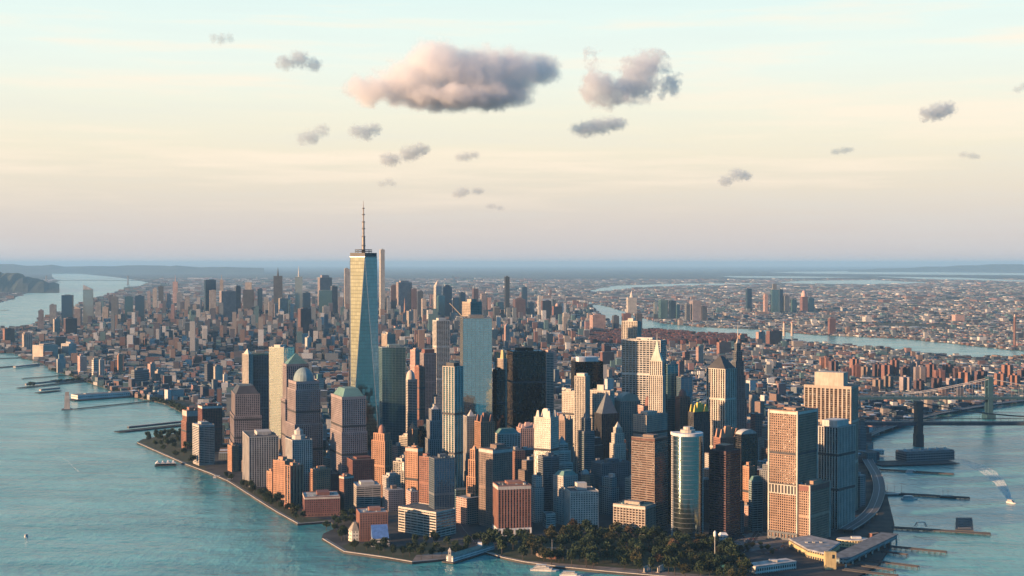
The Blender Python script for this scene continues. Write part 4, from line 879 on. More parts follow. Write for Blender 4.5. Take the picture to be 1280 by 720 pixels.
for i, (a, b, c, e, lb, dn) in enumerate(SM):
    lob = [(random.uniform(-.7, -.3), random.uniform(-.5, .1), .45, .6), (random.uniform(-.2, .2), random.uniform(-.2, .3), .45, .7), (random.uniform(.3, .65), random.uniform(-.3, .5), .4, .55)]
    cloud(a, b, c, e, lob, dn * 3.0, lb, d=9000 + 300 * (i % 4), seed=10 + i, wisp=1.7, soft=2.6, alb=(.72, .80, .86, 1))
# ------------------------------------------------------------------ parks, promenade, roads
def lawnmat():
    m, t, b = newmat('lawn'); p = t.new('ShaderNodeNewGeometry').outputs['Position']
    c = t.ramp(t.noise(p, .03, 5, .6), [(.3, (.018, .03, .014)), (.5, (.035, .05, .02)), (.62, (.06, .06, .035)), (.72, (.12, .105, .085))])
    t.put(b.inputs['Base Color'], c); b.inputs['Roughness'].default_value = .95; return m
LAWN = lawnmat(); PAVE = plainmat('paving', (.30, .24, .20), .8, 0, .3, .2); ASPH = plainmat('asphalt', (.05, .05, .052), .85, 0, .15, .3); PLAZA = plainmat('plaza', (.20, .17, .15), .85, 0, .06, .4)
BATT = [(600, 689), (628, 680), (668, 673), (720, 667), (770, 669), (840, 678), (905, 688), (930, 704), (936, 733), (900, 729), (830, 720.3), (760, 714.3), (700, 708.4), (655, 702.5), (628, 696.5)]
WAG = [(428, 682), (440, 678), (488, 684), (560, 676), (592, 688), (575, 696), (515, 701), (480, 695), (432, 688)]
ROCK = [(174, 553), (180, 549.5), (226, 541), (244, 556), (258, 588), (236, 581)]
STRIP = [(262, 591), (300, 606), (345, 622), (378, 646), (414, 650), (372, 654), (345, 639), (285, 601)]
for P_ in (BATT, WAG, ROCK, STRIP): polysheet('lawn', px_ground_poly(P_, 3.02), LAWN, 3.02)
def ribbon(name, pts, wid, z, mat, off=0.0, wall=0.0):
    """strip of ground along a line of points"""
    P = [Vector((p.x, p.y)) for p in pts]; Lf = []; Rt = []
    for i, p in enumerate(P):
        d = (P[min(i + 1, len(P) - 1)] - P[max(i - 1, 0)]).normalized(); n = Vector((-d.y, d.x))
        Lf.append(p + n * (off + wid / 2)); Rt.append(p + n * (off - wid / 2))
    mb = MB(); n = len(P)
    mb.V = [(p.x, p.y, z) for p in Lf] + [(p.x, p.y, z) for p in Rt]; mb.Fc = [(n + i, n + i + 1, i + 1, i) for i in range(n - 1)]
    if wall:
        mb.V += [(p.x, p.y, z - wall) for p in Lf] + [(p.x, p.y, z - wall) for p in Rt]
        mb.Fc += [(i, i + 1, 2 * n + i + 1, 2 * n + i) for i in range(n - 1)] + [(n + i + 1, n + i, 3 * n + i, 3 * n + i + 1) for i in range(n - 1)] + [(3 * n + i, 2 * n + i, 2 * n + i + 1, 3 * n + i + 1) for i in range(n - 1)]
    return mb, Lf, Rt
G = lambda *l: [ground(*p) for p in l]
for k, (pts, wd) in enumerate([(G((171.5, 553.5), (235, 581.5), (262, 591.5), (285, 601.5), (345, 639.5), (372, 654.5), (413, 651.7)), 7), (G((403, 673.5), (430, 689.6), (480, 696.6), (515, 702.5), (547, 699.6)), 7), (G((600, 688.5), (628, 697), (655, 702.6), (700, 708.6), (760, 714.6), (830, 720.6), (900, 729.5), (950, 736.5)), 9)]):
    mb, _, _ = ribbon('path', pts, wd, 3.06, PAVE, wd * .55); tag(mb.build('path', PAVE), kind='structure')
    mb, _, _ = ribbon('seawall', pts, .9, 3.9, PAVE, .5, .9); tag(mb.build('seawall', wallmat('stone')), 'low stone sea wall edging the ' + ('curving western promenade', 'pointed southern lawn', 'park waterfront')[k], 'sea wall')
polysheet('plaza', px_ground_poly([(515, 702), (548, 699.3), (575, 696.3), (592, 688.5), (560, 689), (520, 694)], 3.1), PLAZA, 3.1)
polysheet('plaza', px_ground_poly([(660, 701), (700, 704), (765, 709), (850, 716), (930, 723), (936, 732.5), (900, 728.5), (830, 720), (760, 714), (700, 708.2)], 3.1), PLAZA, 3.1)
polysheet('plaza', px_ground_poly([(945, 662), (1000, 676), (985, 682), (930, 690), (912, 680)], 3.1), PLAZA, 3.1)
for pts, wd in [(G((604, 690), (580, 662), (566, 640), (540, 610), (500, 580)), 26), (G((604, 690), (668, 671), (730, 663), (835, 672), (905, 684), (955, 692)), 13), (G((955, 692), (985, 684), (1030, 668), (1068, 650)), 13), (G((845, 676), (868, 640), (880, 610)), 12), (G((930, 690), (948, 665), (950, 640)), 12)]:
    mb, _, _ = ribbon('road', pts, wd, 3.14, ASPH); tag(mb.build('road', ASPH), kind='structure')
    mk = MB()
    for a, b in zip(pts[:-1], pts[1:]):
        d = (b - a); n = int(d.length / 9)
        for i in range(n):
            p = a + d * ((i + .2) / n); q = a + d * ((i + .7) / n); s_ = Vector((-d.y, d.x, 0)).normalized() * .25
            mk.raw([(p.x - s_.x, p.y - s_.y, 3.16), (q.x - s_.x, q.y - s_.y, 3.16), (q.x + s_.x, q.y + s_.y, 3.16), (p.x + s_.x, p.y + s_.y, 3.16)], [(3, 2, 1, 0) if False else (0, 1, 2, 3)])
    tag(mk.build('road_markings', wallmat('white')), kind='structure')

# ------------------------------------------------------------------ trees
def leafmat(key, c0, c1):
    m, t, b = newmat(key); g = t.new('ShaderNodeNewGeometry'); oi = t.new('ShaderNodeObjectInfo').outputs['Random']
    c = t.mix(g.outputs['Random Per Island'], c0, c1); k = t.rng(oi, 0, 1, .65, 1.35)
    t.put(b.inputs['Base Color'], t.mix(1.0, c, t.comb(k, t.m('POWER', k, .9), t.m('POWER', k, .8)), 'MULTIPLY')); b.inputs['Roughness'].default_value = .75; b.inputs['Specular IOR Level'].default_value = .2
    return m
LEAF = [leafmat('leaf_green', (.018, .034, .016), (.045, .062, .028)), leafmat('leaf_olive', (.035, .038, .016), (.075, .068, .03)), leafmat('leaf_russet', (.055, .036, .02), (.10, .06, .032))]
BARK = plainmat('bark', (.06, .045, .035), .9)
def leafcloud(mb, lobes, n, s0, s1, r):
    for _ in range(n):
        lx_, ly_, lz_, rr, rz = r.choice(lobes)
        v = Vector((r.gauss(0, 1), r.gauss(0, 1), r.gauss(0, 1))).normalized() * r.uniform(.55, 1.06)
        c = Vector((lx_ + v.x * rr, ly_ + v.y * rr, lz_ + v.z * rz)); a = Vector((r.gauss(0, 1), r.gauss(0, 1), r.gauss(0, .6))).normalized(); b = a.orthogonal().normalized()
        b = (b + a.cross(b) * r.uniform(-1, 1)).normalized(); s = r.uniform(s0, s1)
        mb.raw([tuple(c - a * s), tuple(c + b * s * .8), tuple(c + a * s), tuple(c - b * s * .8)], [(0, 1, 2, 3)])
PROTO = []
for k in range(6):
    r = random.Random(40 + k); lobes = []
    hgt = r.uniform(8.5, 11.5); R0 = r.uniform(5.2, 6.8)
    for i in range(8):
        an_ = i * .785 + r.uniform(-.3, .3); q = r.uniform(.35, .75) * R0 if i else 0
        lobes.append((q * math.cos(an_), q * math.sin(an_), hgt + r.uniform(-2.2, 2.8), r.uniform(.36, .52) * R0, r.uniform(2.4, 3.6)))
    lobes.append((0, 0, hgt + 2.6, .5 * R0, 3.2))
    root = empty('tree', (0, 0, 0)); tk = MB().bar((0, 0, -.2), (0, 0, hgt * .62), .42, 7, .26)
    for lb in lobes[:6]: tk.bar((0, 0, hgt * .5), (lb[0] * .8, lb[1] * .8, lb[2] - .5), .2, 5, .07)
    tk.build('trunk', BARK, root); cr = MB(); leafcloud(cr, lobes, 620, .5, 1.15, r); cr.build('crown', LEAF[0 if k < 3 else 1 if k < 5 else 2], root)
    PROTO.append(root)
usedp = set()
def plant(x, y, k, sc, label, group):
    o = PROTO[k] if k not in usedp else copy_tree(PROTO[k]); usedp.add(k)
    o.location = (x, y, 3.02); o.rotation_euler = (0, 0, random.uniform(0, 6.28)); o.scale = (sc * random.uniform(.9, 1.1), sc * random.uniform(.9, 1.1), sc * random.uniform(.9, 1.15)); tag(o, label, 'tree', group)
random.seed(77); TP = []
GLADE = [(ground(690, 694), 30), (ground(735, 689), 10), (ground(905, 709), 14), (ground(893, 700), 6), (ground(809, 714), 17), (ground(826, 714), 17), (ground(903, 676), 9), (ground(474, 678), 20), (ground(443, 676), 14)]
def grove(poly, n, gap, kinds, label, group, sc=(.8, 1.25), tries=4000):
    P = px_ground_poly(poly, 3.0); m = 0
    x0, x1 = min(p.x for p in P), max(p.x for p in P); y0, y1 = min(p.y for p in P), max(p.y for p in P)
    for _ in range(tries):
        if m >= n: break
        x, y = random.uniform(x0, x1), random.uniform(y0, y1)
        if not inpoly(np.array([x]), np.array([y]), P)[0]: continue
        if any((x - a) ** 2 + (y - b) ** 2 < gap * gap for a, b in TP) or any(math.hypot(x - f[0], y - f[1]) < f[2] * .75 + 4 for f in FOOT) or any(math.hypot(x - g_.x, y - g_.y) < r_ for g_, r_ in GLADE): continue
        k = random.choice(kinds); lb = label[k // 3] if isinstance(label, (list, tuple)) else label
        TP.append((x, y)); plant(x, y, k, random.uniform(*sc), lb, group + (' olive' if isinstance(label, (list, tuple)) and k >= 3 else '')); m += 1
    return m
# ------------------------------------------------------------------ piers, terminals, boats
def obox(mb, p, q, wid, z0, z1, ext=0):
    """box along a line on the ground"""
    p = Vector((p.x, p.y)); q = Vector((q.x, q.y)); d = (q - p).normalized(); n = Vector((-d.y, d.x)) * wid / 2; p = p - d * ext; q = q + d * ext
    return mb.prism([(v.x, v.y) for v in (p - n, q - n, q + n, p + n)], z0, z1)
def shifted(mb, root):
    mb.V = [(v[0] - root.location.x, v[1] - root.location.y, v[2] - root.location.z) for v in mb.V]; return mb
WOOD = plainmat('pier_wood', (.075, .065, .058), .9, 0, .3, .4); PLANK = plainmat('pier_deck', (.075, .07, .066), .85, 0, .2, .4)
def pier(label, a, b, wid, name='pier', zt=2.6, fence=True):
    p, q = ground(*a, z=0), ground(*b, z=0); root = empty(name, ((p.x + q.x) / 2, (p.y + q.y) / 2, 0), 0, label, 'pier')
    shifted(obox(MB(), p, q, wid, zt - .7, zt), root).build('deck', PLANK, root)
    pl = MB(); d = q - p; n = max(3, int(d.length / 9)); s = Vector((-d.y, d.x, 0)).normalized() * (wid / 2 - .6)
    for i in range(n + 1):
        for sg in (-1, 1): c = p + d * (i / n) + s * sg; pl.bar((c.x, c.y, -1), (c.x, c.y, zt - .65), .45, 6)
    o = shifted(pl, root).build('piling', WOOD, root); tag(o, kind='stuff')
    if fence:
        f = MB(); nrm = Vector((-d.y, d.x, 0)).normalized() * (wid / 2 - .3)
        for sg in (-1, 1): obox(f, p + nrm * sg, q + nrm * sg, .18, zt + .01, zt + 1.1)
        shifted(f, root).build('railing', wallmat('charcoal'), root)
    return root, p, q
pier('long dark pier with two level deck reaching from the riverside lawn', (146, 541), (230, 532), 26)
o = empty('pier_shed', ground(190, 536), 0, 'long low dark shed on the two level riverside pier', 'shed'); pp, qq = ground(160, 536.8, z=0), ground(228, 529.6, z=0)
shifted(obox(MB(), pp, qq, 9, 2.61, 8), o).build('wall', winmat('slate', 5, 6, .6, .7), o); shifted(obox(MB(), pp, qq, 11, 8.01, 8.7), o).build('roof', roofmat('grey'), o)
pier('narrow trestle pier ending at the tan ventilation tower', (92, 512.5), (205, 500.5), 9)
pier('broad square pier carrying the white ended shed', (88, 501), (190, 494), 62)
pier('thin pier with tree clumps upstream of the white ended shed', (22, 486), (112, 477), 14)
pier('short bare pier between the white shed and tree clump pier', (46, 492), (74, 489), 22)
pier('slender pier finger just below the greenway bend', (70, 479), (128, 474), 9)
pier('second slender pier finger above the tree clump pier', (28, 474), (92, 469), 10)
pier('stubby pier finger before the large orange block', (-10, 449), (46, 447), 22)
pier('far upstream pier finger at the picture edge', (-30, 462), (52, 456), 28)
pier('dark low pier under the long white pier roof', (-70, 437), (27, 437), 120)
for k_, (a_, b_, w_) in enumerate([((32, 482.5), (100, 475.5), 7), ((50, 489.6), (74, 487.3), 12), ((18, 460.3), (48, 456.8), 14)]):
    pp, qq = ground(*a_, z=0), ground(*b_, z=0); o = empty('pier_shed', (pp.x, pp.y, 0), 0, ('thin dark shed along the tree clump pier', 'grey shed on the short bare pier', 'low grey shed on the far upstream pier finger')[k_], 'shed')
    shifted(obox(MB(), pp, qq, w_, 2.61, 9), o).build('wall', winmat('stone', 6, 7, .4, .6), o); shifted(obox(MB(), pp, qq, w_ + 1.5, 9.01, 9.8), o).build('roof', roofmat(('slate', 'grey', 'pale')[k_]), o)
o = empty('pier_shed', ground(-5, 432), 0, 'very long white roofed shed at the far river edge', 'shed'); pp, qq = ground(-70, 432, z=0), ground(27, 432, z=0)
shifted(obox(MB(), pp, qq, 46, 2.61, 14), o).build('wall', wallmat('slate'), o); shifted(obox(MB(), pp, qq, 48, 14.01, 15.5), o).build('roof', wallmat('white'), o)
o = empty('pier_shed', ground(120, 495), 0, 'low square pier shed with white end wall facing the river', 'shed'); pp, qq = ground(93, 499.6, z=0), ground(180, 493.6, z=0)
shifted(obox(MB(), pp, qq, 54, 2.61, 17), o).build('wall', winmat('pale', 9, 8, .35, .6), o); shifted(obox(MB(), pp, qq, 50, 17.01, 17.8), o).build('roof', roofmat('slate'), o)
for q_ in (.15, .5, .85): c = pp.lerp(qq, q_); shifted(MB().cbox(c.x, c.y, 9, 9, 17.8, 21), o).build('roof_unit', roofmat('pale'), o)
p = ground(84, 512, z=0); o = empty('ventilation_tower', (p.x, p.y, 0), R(15), 'tan ventilation tower standing in the river at the end of a trestle', 'tower'); H = atd(84, 490, p.y).z
MB().cbox(0, 0, 34, 26, -1, 3).build('base', wallmat('slate'), o); MB().pyr(0, 0, 18, 16, 3.01, 15, 13, H * .8).build('shaft', wallmat('cream'), o); MB().cbox(0, 0, 12, 10, H * .8 + .01, H).build('roof', wallmat('tan'), o)
p = ground(207, 582, z=0); o = empty('ferry_dock', (p.x, p.y, 0), R(14), 'floating ferry dock under a zigzag white tent roof', 'dock')
MB().box(-25, 25, -9, 9, -.5, 2).build('float', wallmat('charcoal'), o); MB().box(-22, 22, -6, 6, 2.01, 6).build('cabin', glassmat(**GL['dark']), o)
for k in range(4): x0 = -24 + k * 12; MB().raw([(x0, -9, 6.02), (x0 + 12, -9, 6.02), (x0 + 12, 9, 6.02), (x0, 9, 6.02), (x0 + 6, -9, 11.5), (x0 + 6, 9, 11.5)], [(3, 2, 1, 0), (0, 1, 4), (2, 3, 5), (1, 2, 5, 4), (3, 0, 4, 5)]).build('tent_roof', wallmat('white'), o)
HULLW = wallmat('white', .4)
def boat(label, px, py, L, B, az_, decks=2, hull='white', name='boat', mast=0, cat='boat'):
    p = ground(px, py, z=0); root = empty(name, (p.x, p.y, 0), R(az_), label, cat); L2 = L / 2; pr = [(-L2, -B * .42), (-L2, B * .42), (L2 * .45, B * .5), (L2 * .8, B * .3), (L2, 0), (L2 * .8, -B * .3), (L2 * .45, -B * .5)][::-1]
    MB().loft([(a * .95, b * .85) for a, b in pr], -.5, pr, 2.2).build('hull', wallmat(hull, .4), root); z = 2.21; w_ = B * .8; x0, x1 = -L2 * .8, L2 * .5
    for k in range(decks):
        m = MB().box(x0, x1, -w_ / 2, w_ / 2, z, z + 1.2); MB().box(x0 + .15, x1 - .15, -w_ / 2 + .15, w_ / 2 - .15, z + 1.19, z + 2.1).build('window_band', glassmat(**GL['dark']), root)
        m.box(x0 - .3, x1 + .3, -w_ / 2 - .2, w_ / 2 + .2, z + 2.09, z + 2.5).build('cabin', HULLW if k or hull != 'redbrown' else wallmat('cream'), root); z += 2.51; x0 += L * .06; x1 -= L * .1; w_ *= .86
    for k in range(mast): xx = -L * .3 + k * L * .3; MB().bar((xx, 0, 2), (xx, 0, 2 + L * .5), .35, 5, .1).bar((xx, -B * .7, 2 + L * .3), (xx, B * .7, 2 + L * .3), .15, 4).build('mast', BARK, root)
    return root
boat('white three deck sightseeing ferry moored at the park edge', 681, 713.5, 46, 11, -8, 3, cat='ferry'); boat('lower white ferry moored ahead of the three deck one', 714, 720, 36, 9, -8, 2, cat='ferry')
boat('small ferry speeding with a long white wake on the east river', 1264, 629, 22, 7, -62, 2, cat='ferry'); boat('white tour boat moored among the masted ships', 1137, 624, 34, 9, 4, 2); boat('white yacht moored under the dark mall pier', 1140, 591, 30, 8, 4, 2)
boat('tiny white boat alone on the wide river', 33, 671, 9, 3, 70, 1); boat('white yacht inside the little basin by the ribbed slab', 272, 597, 20, 6, 10, 1); boat('second white yacht in the little basin', 288, 601, 18, 6, 20, 1)
boat('black hulled sailing ship with three bare masts at the museum pier', 1118, 619, 50, 10, 3, 1, 'black', 'sailing_ship', 3, 'ship'); boat('dark red lightship moored farther along the museum pier', 1185, 622, 36, 8, 4, 1, 'redbrown', 'ship', 2, 'ship')
boat('dark barge like boat far off on the upper river', 6, 388, 80, 22, 10, 1, 'charcoal')
def foammat():
    m = bpy.data.materials.new('foam'); m.use_nodes = True; m.node_tree.nodes.clear(); t = NT(m.node_tree); d = t.new('ShaderNodeBsdfDiffuse'); tr = t.new('ShaderNodeBsdfTranslucent'); a = t.new('ShaderNodeMixShader')
    d.inputs[0].default_value = tr.inputs[0].default_value = (.92, .95, .95, 1); a.inputs[0].default_value = .5; t.put(a.inputs[1], d.outputs[0]); t.put(a.inputs[2], tr.outputs[0]); t.put(t.new('ShaderNodeOutputMaterial').inputs[0], a.outputs[0]); return m
FOAM = foammat()
def foam(pts, w0, w1, num, s0):
    """churned water: many small tilted flakes of white foam, thinning out along the wake"""
    P = [ground(*q, z=0) for q in pts]; n = len(P); mb = MB(); r = random.Random(int(pts[0][0]))
    for _ in range(num):
        f = r.random() ** 1.05 * (n - 1); i = min(int(f), n - 2); c = P[i].lerp(P[i + 1], f - i); d = (P[i + 1] - P[i]).normalized(); w_ = (w0 + (w1 - w0) * f / (n - 1)) / 2
        o_ = r.choice([-1, 1]) * r.uniform(.6, 1.0) if r.random() < .35 else r.gauss(0, .4)
        c = c + Vector((-d.y, d.x, 0)) * o_ * w_ + d * r.uniform(-2, 2); nv = Vector((-.8 + r.gauss(0, .4), -.45 + r.gauss(0, .4), .5 + r.gauss(0, .2))).normalized(); a = nv.orthogonal().normalized(); b = nv.cross(a); s = r.uniform(.4, 1.0) * s0 * (1 - .5 * f / (n - 1))
        up = Vector((0, 0, .3 + s * .5)); mb.raw([tuple(c + up - a * s), tuple(c + up + b * s * .6), tuple(c + up + a * s), tuple(c + up - b * s * .6)], [(0, 1, 2, 3)])
    tag(mb.build('foam', FOAM), kind='stuff')
foam([(1263, 627), (1259, 618), (1253, 608), (1245, 598), (1234, 589), (1218, 581), (1192, 574), (1160, 570)], 6, 60, 11000, .7); foam([(98, 590), (88, 580), (78, 572), (66, 570)], 3, 12, 160, .8); foam([(33, 672), (33, 679), (32, 686)], 2, 5, 120, .6)
# harbour house with clock tower on the old pier
pp, qq = ground(562, 704, z=0), ground(614, 688, z=0); o = empty('pier_house', (pp.x, pp.y, 0), 0, 'long white pier house with green roof and small clock tower', 'pier house')
shifted(obox(MB(), pp, qq, 22, .8, 2.9, 6), o).build('deck', PLANK, o); shifted(obox(MB(), pp, qq, 13, 2.91, 11), o).build('wall', winmat('white', 4.2, 3.4, .55, .5), o)
mb = MB(); d = (qq - pp).normalized(); n = Vector((-d.y, d.x, 0)) * 7.4; cs = [pp - n, qq - n, qq + n, pp + n]
mb.raw([(c.x, c.y, 11.02) for c in cs] + [(pp.x, pp.y, 15), (qq.x, qq.y, 15)], [(3, 2, 1, 0), (0, 1, 5, 4), (2, 3, 4, 5), (1, 2, 5), (3, 0, 4)]); shifted(mb, o).build('roof', plainmat('copper', (.10, .20, .17), .6), o)
MB().cbox(0, 0, 4.6, 4.6, 2.91, 20).build('clock_tower', wallmat('cream'), o); MB().pyr(0, 0, 5.2, 5.2, 20.01, .3, .3, 25).build('spire', wallmat('cream'), o); MB().cbox(0, -2.35, 2.2, .12, 15.5, 17.7).build('clock_face', wallmat('charcoal'), o); c = pp.lerp(qq, .72); shifted(MB().cbox(c.x, c.y, 7, 8, 13, 19), o).build('dormer', wallmat('white'), o)
# round stone fort
p = ground(690, 694); o = empty('fort', (p.x, p.y, 3), 0, 'low round sandstone fort open to the sky within the park', 'fort'); mb = MB(); n = 40
for k in range(n):
    a0, a1 = 2 * math.pi * k / n, 2 * math.pi * (k + 1) / n; q = lambda r_, a_: (r_ * math.cos(a_), r_ * math.sin(a_)); mb.prism([q(22, a0), q(26, a0), q(26, a1), q(22, a1)], 0, 8)
mb.build('wall', wallmat('brown'), o); MB().lathe([(21.9, .1), (21.9, .3)], 32).build('courtyard', PLAZA, o); MB().box(-6, 6, -31, -25.5, 0, 9.5).build('gatehouse', wallmat('brick'), o); MB().lathe([(.3, .3), (.12, 26)], 6).build('flagpole', wallmat('white'), o)
for i, px in enumerate((809, 826)):
    p = ground(px, 714); o = empty('memorial_slab', (p.x, p.y, 3), R(60), ('pale upright memorial slab row, western one at the waterfront', 'pale upright memorial slab row, eastern one at the waterfront')[i], 'memorial')
    MB().box(-13, 13, -3, 3, 0, .8).build('plinth', PAVE, o)
    for k in range(4): MB().box(-12 + k * 6.2, -7.2 + k * 6.2, -.7, .7, .81, 9).build('slab', wallmat('cream'), o)
p = ground(893.5, 708); o = empty('beacon_pole', (p.x, p.y, 3), 0, 'tall thin pole topped by a white lantern in the park', 'pole'); H = atd(893.5, 671, p.y).z
MB().lathe([(.7, 0), (.4, H - 3)], 8).build('pole', wallmat('pale'), o); MB().lathe([(1.2, H - 3), (2.2, H - 2), (2.4, H + 4), (1.0, H + 6), (.1, H + 7)], 10).build('lantern', wallmat('white'), o)
p = ground(904, 681); o = empty('shrine', (p.x, p.y, 3), R(10), 'small white columned building near the white lantern pole', 'building'); MB().cbox(0, 0, 13, 11, 0, 17).build('wall', winmat('pale', 5, 2.6, .6, .5), o); MB().pyr(0, 0, 14, 12, 17.01, 9, 7, 21).build('roof', wallmat('white'), o)
p = ground(906, 714); o = empty('pavilion', (p.x, p.y, 3), 0, 'tan park pavilion under a low teal roof', 'pavilion'); MB().lathe([(13, 0), (13, 6)], 12).build('wall', winmat('tan', 6, 3, .5, .5), o); MB().lathe([(15, 6.01), (9, 9.5), (2, 11.5)], 12).build('roof', plainmat('teal_roof', (.06, .19, .18), .5), o)
# ferry terminals at the tip
def terminal():
    rp = [(986, 683), (1012, 679), (1050, 688), (1031, 702), (1010, 697)]; P = [ground(*q) for q in rp]; c = sum(P, Vector()) / 5; o = empty('ferry_terminal', (c.x, c.y, 3), 0, 'ferry terminal with broad grey curving roof and yellow lit front', 'ferry terminal')
    pl = [(q.x - c.x, q.y - c.y) for q in P]; a = sum(pl[i][0] * pl[(i + 1) % 5][1] - pl[(i + 1) % 5][0] * pl[i][1] for i in range(5)); pl = pl if a > 0 else pl[::-1]
    MB().prism(pl, 0, 12).build('wall', winmat('yellow', 12, 5, .55, .7), o); MB().loft([(a_ * 1.04, b_ * 1.04) for a_, b_ in pl], 12.01, [(a_ * 1.0, b_ * 1.0) for a_, b_ in pl], 14).build('roof', roofmat('grey'), o)
    for k in range(3): MB().cbox(-12 + 12 * k, 4, 4, 5, 13.9, 16).build('roof_unit', roofmat('pale'), o)
    g = ground(1037, 712); FOOT.append((c.x, c.y, 40))
    MB().cbox(g.x - c.x + 2, g.y - c.y + 5, 17, 9, 0, 27).build('entrance_front', wallmat('yellow'), o)
    MB().cbox(g.x - c.x + 6, g.y - c.y + .4, 4, .2, 17, 23).build('window', glassmat(**GL['win']), o)
    p, q = ground(1048, 708), ground(1112, 676); o = empty('ferry_slip_hall', (p.x, p.y, 3), 0, 'long dark roofed hall of open ferry slips along the water', 'ferry terminal')
    shifted(obox(MB(), p, q, 26, 8, 15), o).build('wall', winmat('teal', 7, 6, .5, .6), o); shifted(obox(MB(), p, q, 30, 15.01, 16.4), o).build('roof', roofmat('slate'), o)
    d = q - p; nn = Vector((d.y, -d.x, 0)).normalized() * 12
    for k in range(9): cc = p + d * (k / 8) + nn; shifted(MB().cbox(cc.x, cc.y, 2.4, 2.4, 0, 8), o).build('column', wallmat('stone'), o)
    p, q = ground(938, 716), ground(989, 709); o = empty('maritime_hall', (p.x, p.y, 3), 0, 'pale long hall with arched ground floor beside the ferry terminal', 'building')
    shifted(obox(MB(), p, q, 24, 0, 14), o).build('wall', winmat('pale', 7, 4.5, .6, .6), o); shifted(obox(MB(), p, q, 26, 14.01, 15.2), o).build('roof', roofmat('stone'), o); cc = p.lerp(q, .55); shifted(MB().cbox(cc.x, cc.y, 12, 8, 15.2, 19), o).build('gable', wallmat('pale'), o)
    g = ground(1066, 682); o = empty('round_hall', (g.x, g.y, 3), 0, 'curved pale hall with yellow lit flank behind the ferry slips', 'building'); pr = [(28 * math.cos(R(k)), 15 * math.sin(R(k))) for k in range(0, 360, 15)]
    MB().prism(pr, 0, 11).build('wall', winmat('yellow', 5.5, 5, .4, .6), o); MB().prism([(a_ * .97, b_ * .97) for a_, b_ in pr], 11.01, 12).build('roof', roofmat('pale'), o); MB().cbox(6, 2, 16, 9, 12, 15).build('penthouse', wallmat('white'), o)
    g = ground(1092, 671); o = empty('site_cabin', (g.x, g.y, 3), R(30), 'small red shed beside the curved pale hall', 'shed'); MB().cbox(0, 0, 16, 9, 0, 6).build('wall', wallmat('redbrown'), o); MB().cbox(0, 0, 17, 10, 6.01, 6.8).build('roof', roofmat('orange'), o)
terminal()
for k, (a, b, wd) in enumerate([((1112, 686), (1183, 693), 11), ((1102, 692), (1134, 696.5), 8), ((1080, 703), (1148, 711.5), 10), ((1070, 709), (1118, 716), 8), ((1054, 715), (1122, 723), 10)]):
    pier(('longest wooden ferry rack finger with a lone post', 'shortest wooden ferry rack finger', 'wooden ferry rack finger curving out below the shortest one', 'wooden ferry rack finger close under the slip hall', 'wooden ferry rack finger lowest in the picture')[k], a, b, wd, 'ferry_rack', 4)
pier('long pier with helicopter pad reaching into the east river', (1114, 661), (1238, 669), 14)
p, q = ground(1194, 664, z=0), ground(1217, 665, z=0); o = empty('barge', (p.x, p.y, 0), 0, 'dark square barge moored by the helicopter pier', 'barge'); shifted(MB().prism([(v.x, v.y) for v in (p, q, ground(1215, 649, z=0), ground(1195, 649, z=0))], -.4, 3.2), o).build('hull', wallmat('charcoal'), o); c = p.lerp(q, .5); c2 = ground(1205, 649, z=0)
for k in range(5): c3 = c.lerp(c2, (k + .6) / 5.4); shifted(MB().cbox(c3.x, c3.y, 22, 3, 3.2, 4.6), o).build('hatch', wallmat('slate'), o)
p = ground(1151, 660, z=0); o = empty('helicopter_hangar', (p.x, p.y, 2.6), 0, 'low pale arched shelter halfway along the helicopter pier', 'shelter')
for k in range(5): q_ = 13 - abs(k - 2) * 2; MB().bar((-q_, k * 1.5 - 3, 0), (-q_ * .6, k * 1.5 - 3, 8), .35, 5).bar((-q_ * .6, k * 1.5 - 3, 8), (q_ * .6, k * 1.5 - 3, 8), .35, 5).bar((q_ * .6, k * 1.5 - 3, 8), (q_, k * 1.5 - 3, 0), .35, 5).build('arch', wallmat('pale'), o)
pier('museum pier lined with masted ships', (1098, 617), (1212, 624), 16); pier('pier carrying the dark shopping hall', (1095, 581), (1190, 578), 70); pier('bare working pier below the shopping hall', (1098, 588), (1192, 594), 14)
p, q = ground(1126, 576), ground(1186, 573); o = empty('shopping_hall', (p.x, p.y, 2.6), 0, 'dark teal shopping hall filling its pier beside the bridge tower', 'building'); shifted(obox(MB(), p, q, 46, 2.61, 24), o).build('wall', winmat('slate', 6, 7, .55, .7), o); shifted(obox(MB(), p, q, 42, 24.01, 27), o).build('roof', roofmat('slate'), o)
for k in range(6): c = p.lerp(q, (k + .5) / 6); shifted(MB().pyr(c.x, c.y, 9, 12, 27, 4, 8, 31), o).build('skylight', roofmat('teal'), o)
p = ground(1095, 568); o = empty('market_shed', (p.x, p.y, 3), R(6), 'low white shed between elevated highway and shopping hall', 'shed'); MB().cbox(0, 0, 34, 20, 0, 11).build('wall', winmat('pale', 5, 6, .4, .6), o); MB().cbox(0, 0, 36, 22, 11.01, 12).build('roof', roofmat('white'), o)
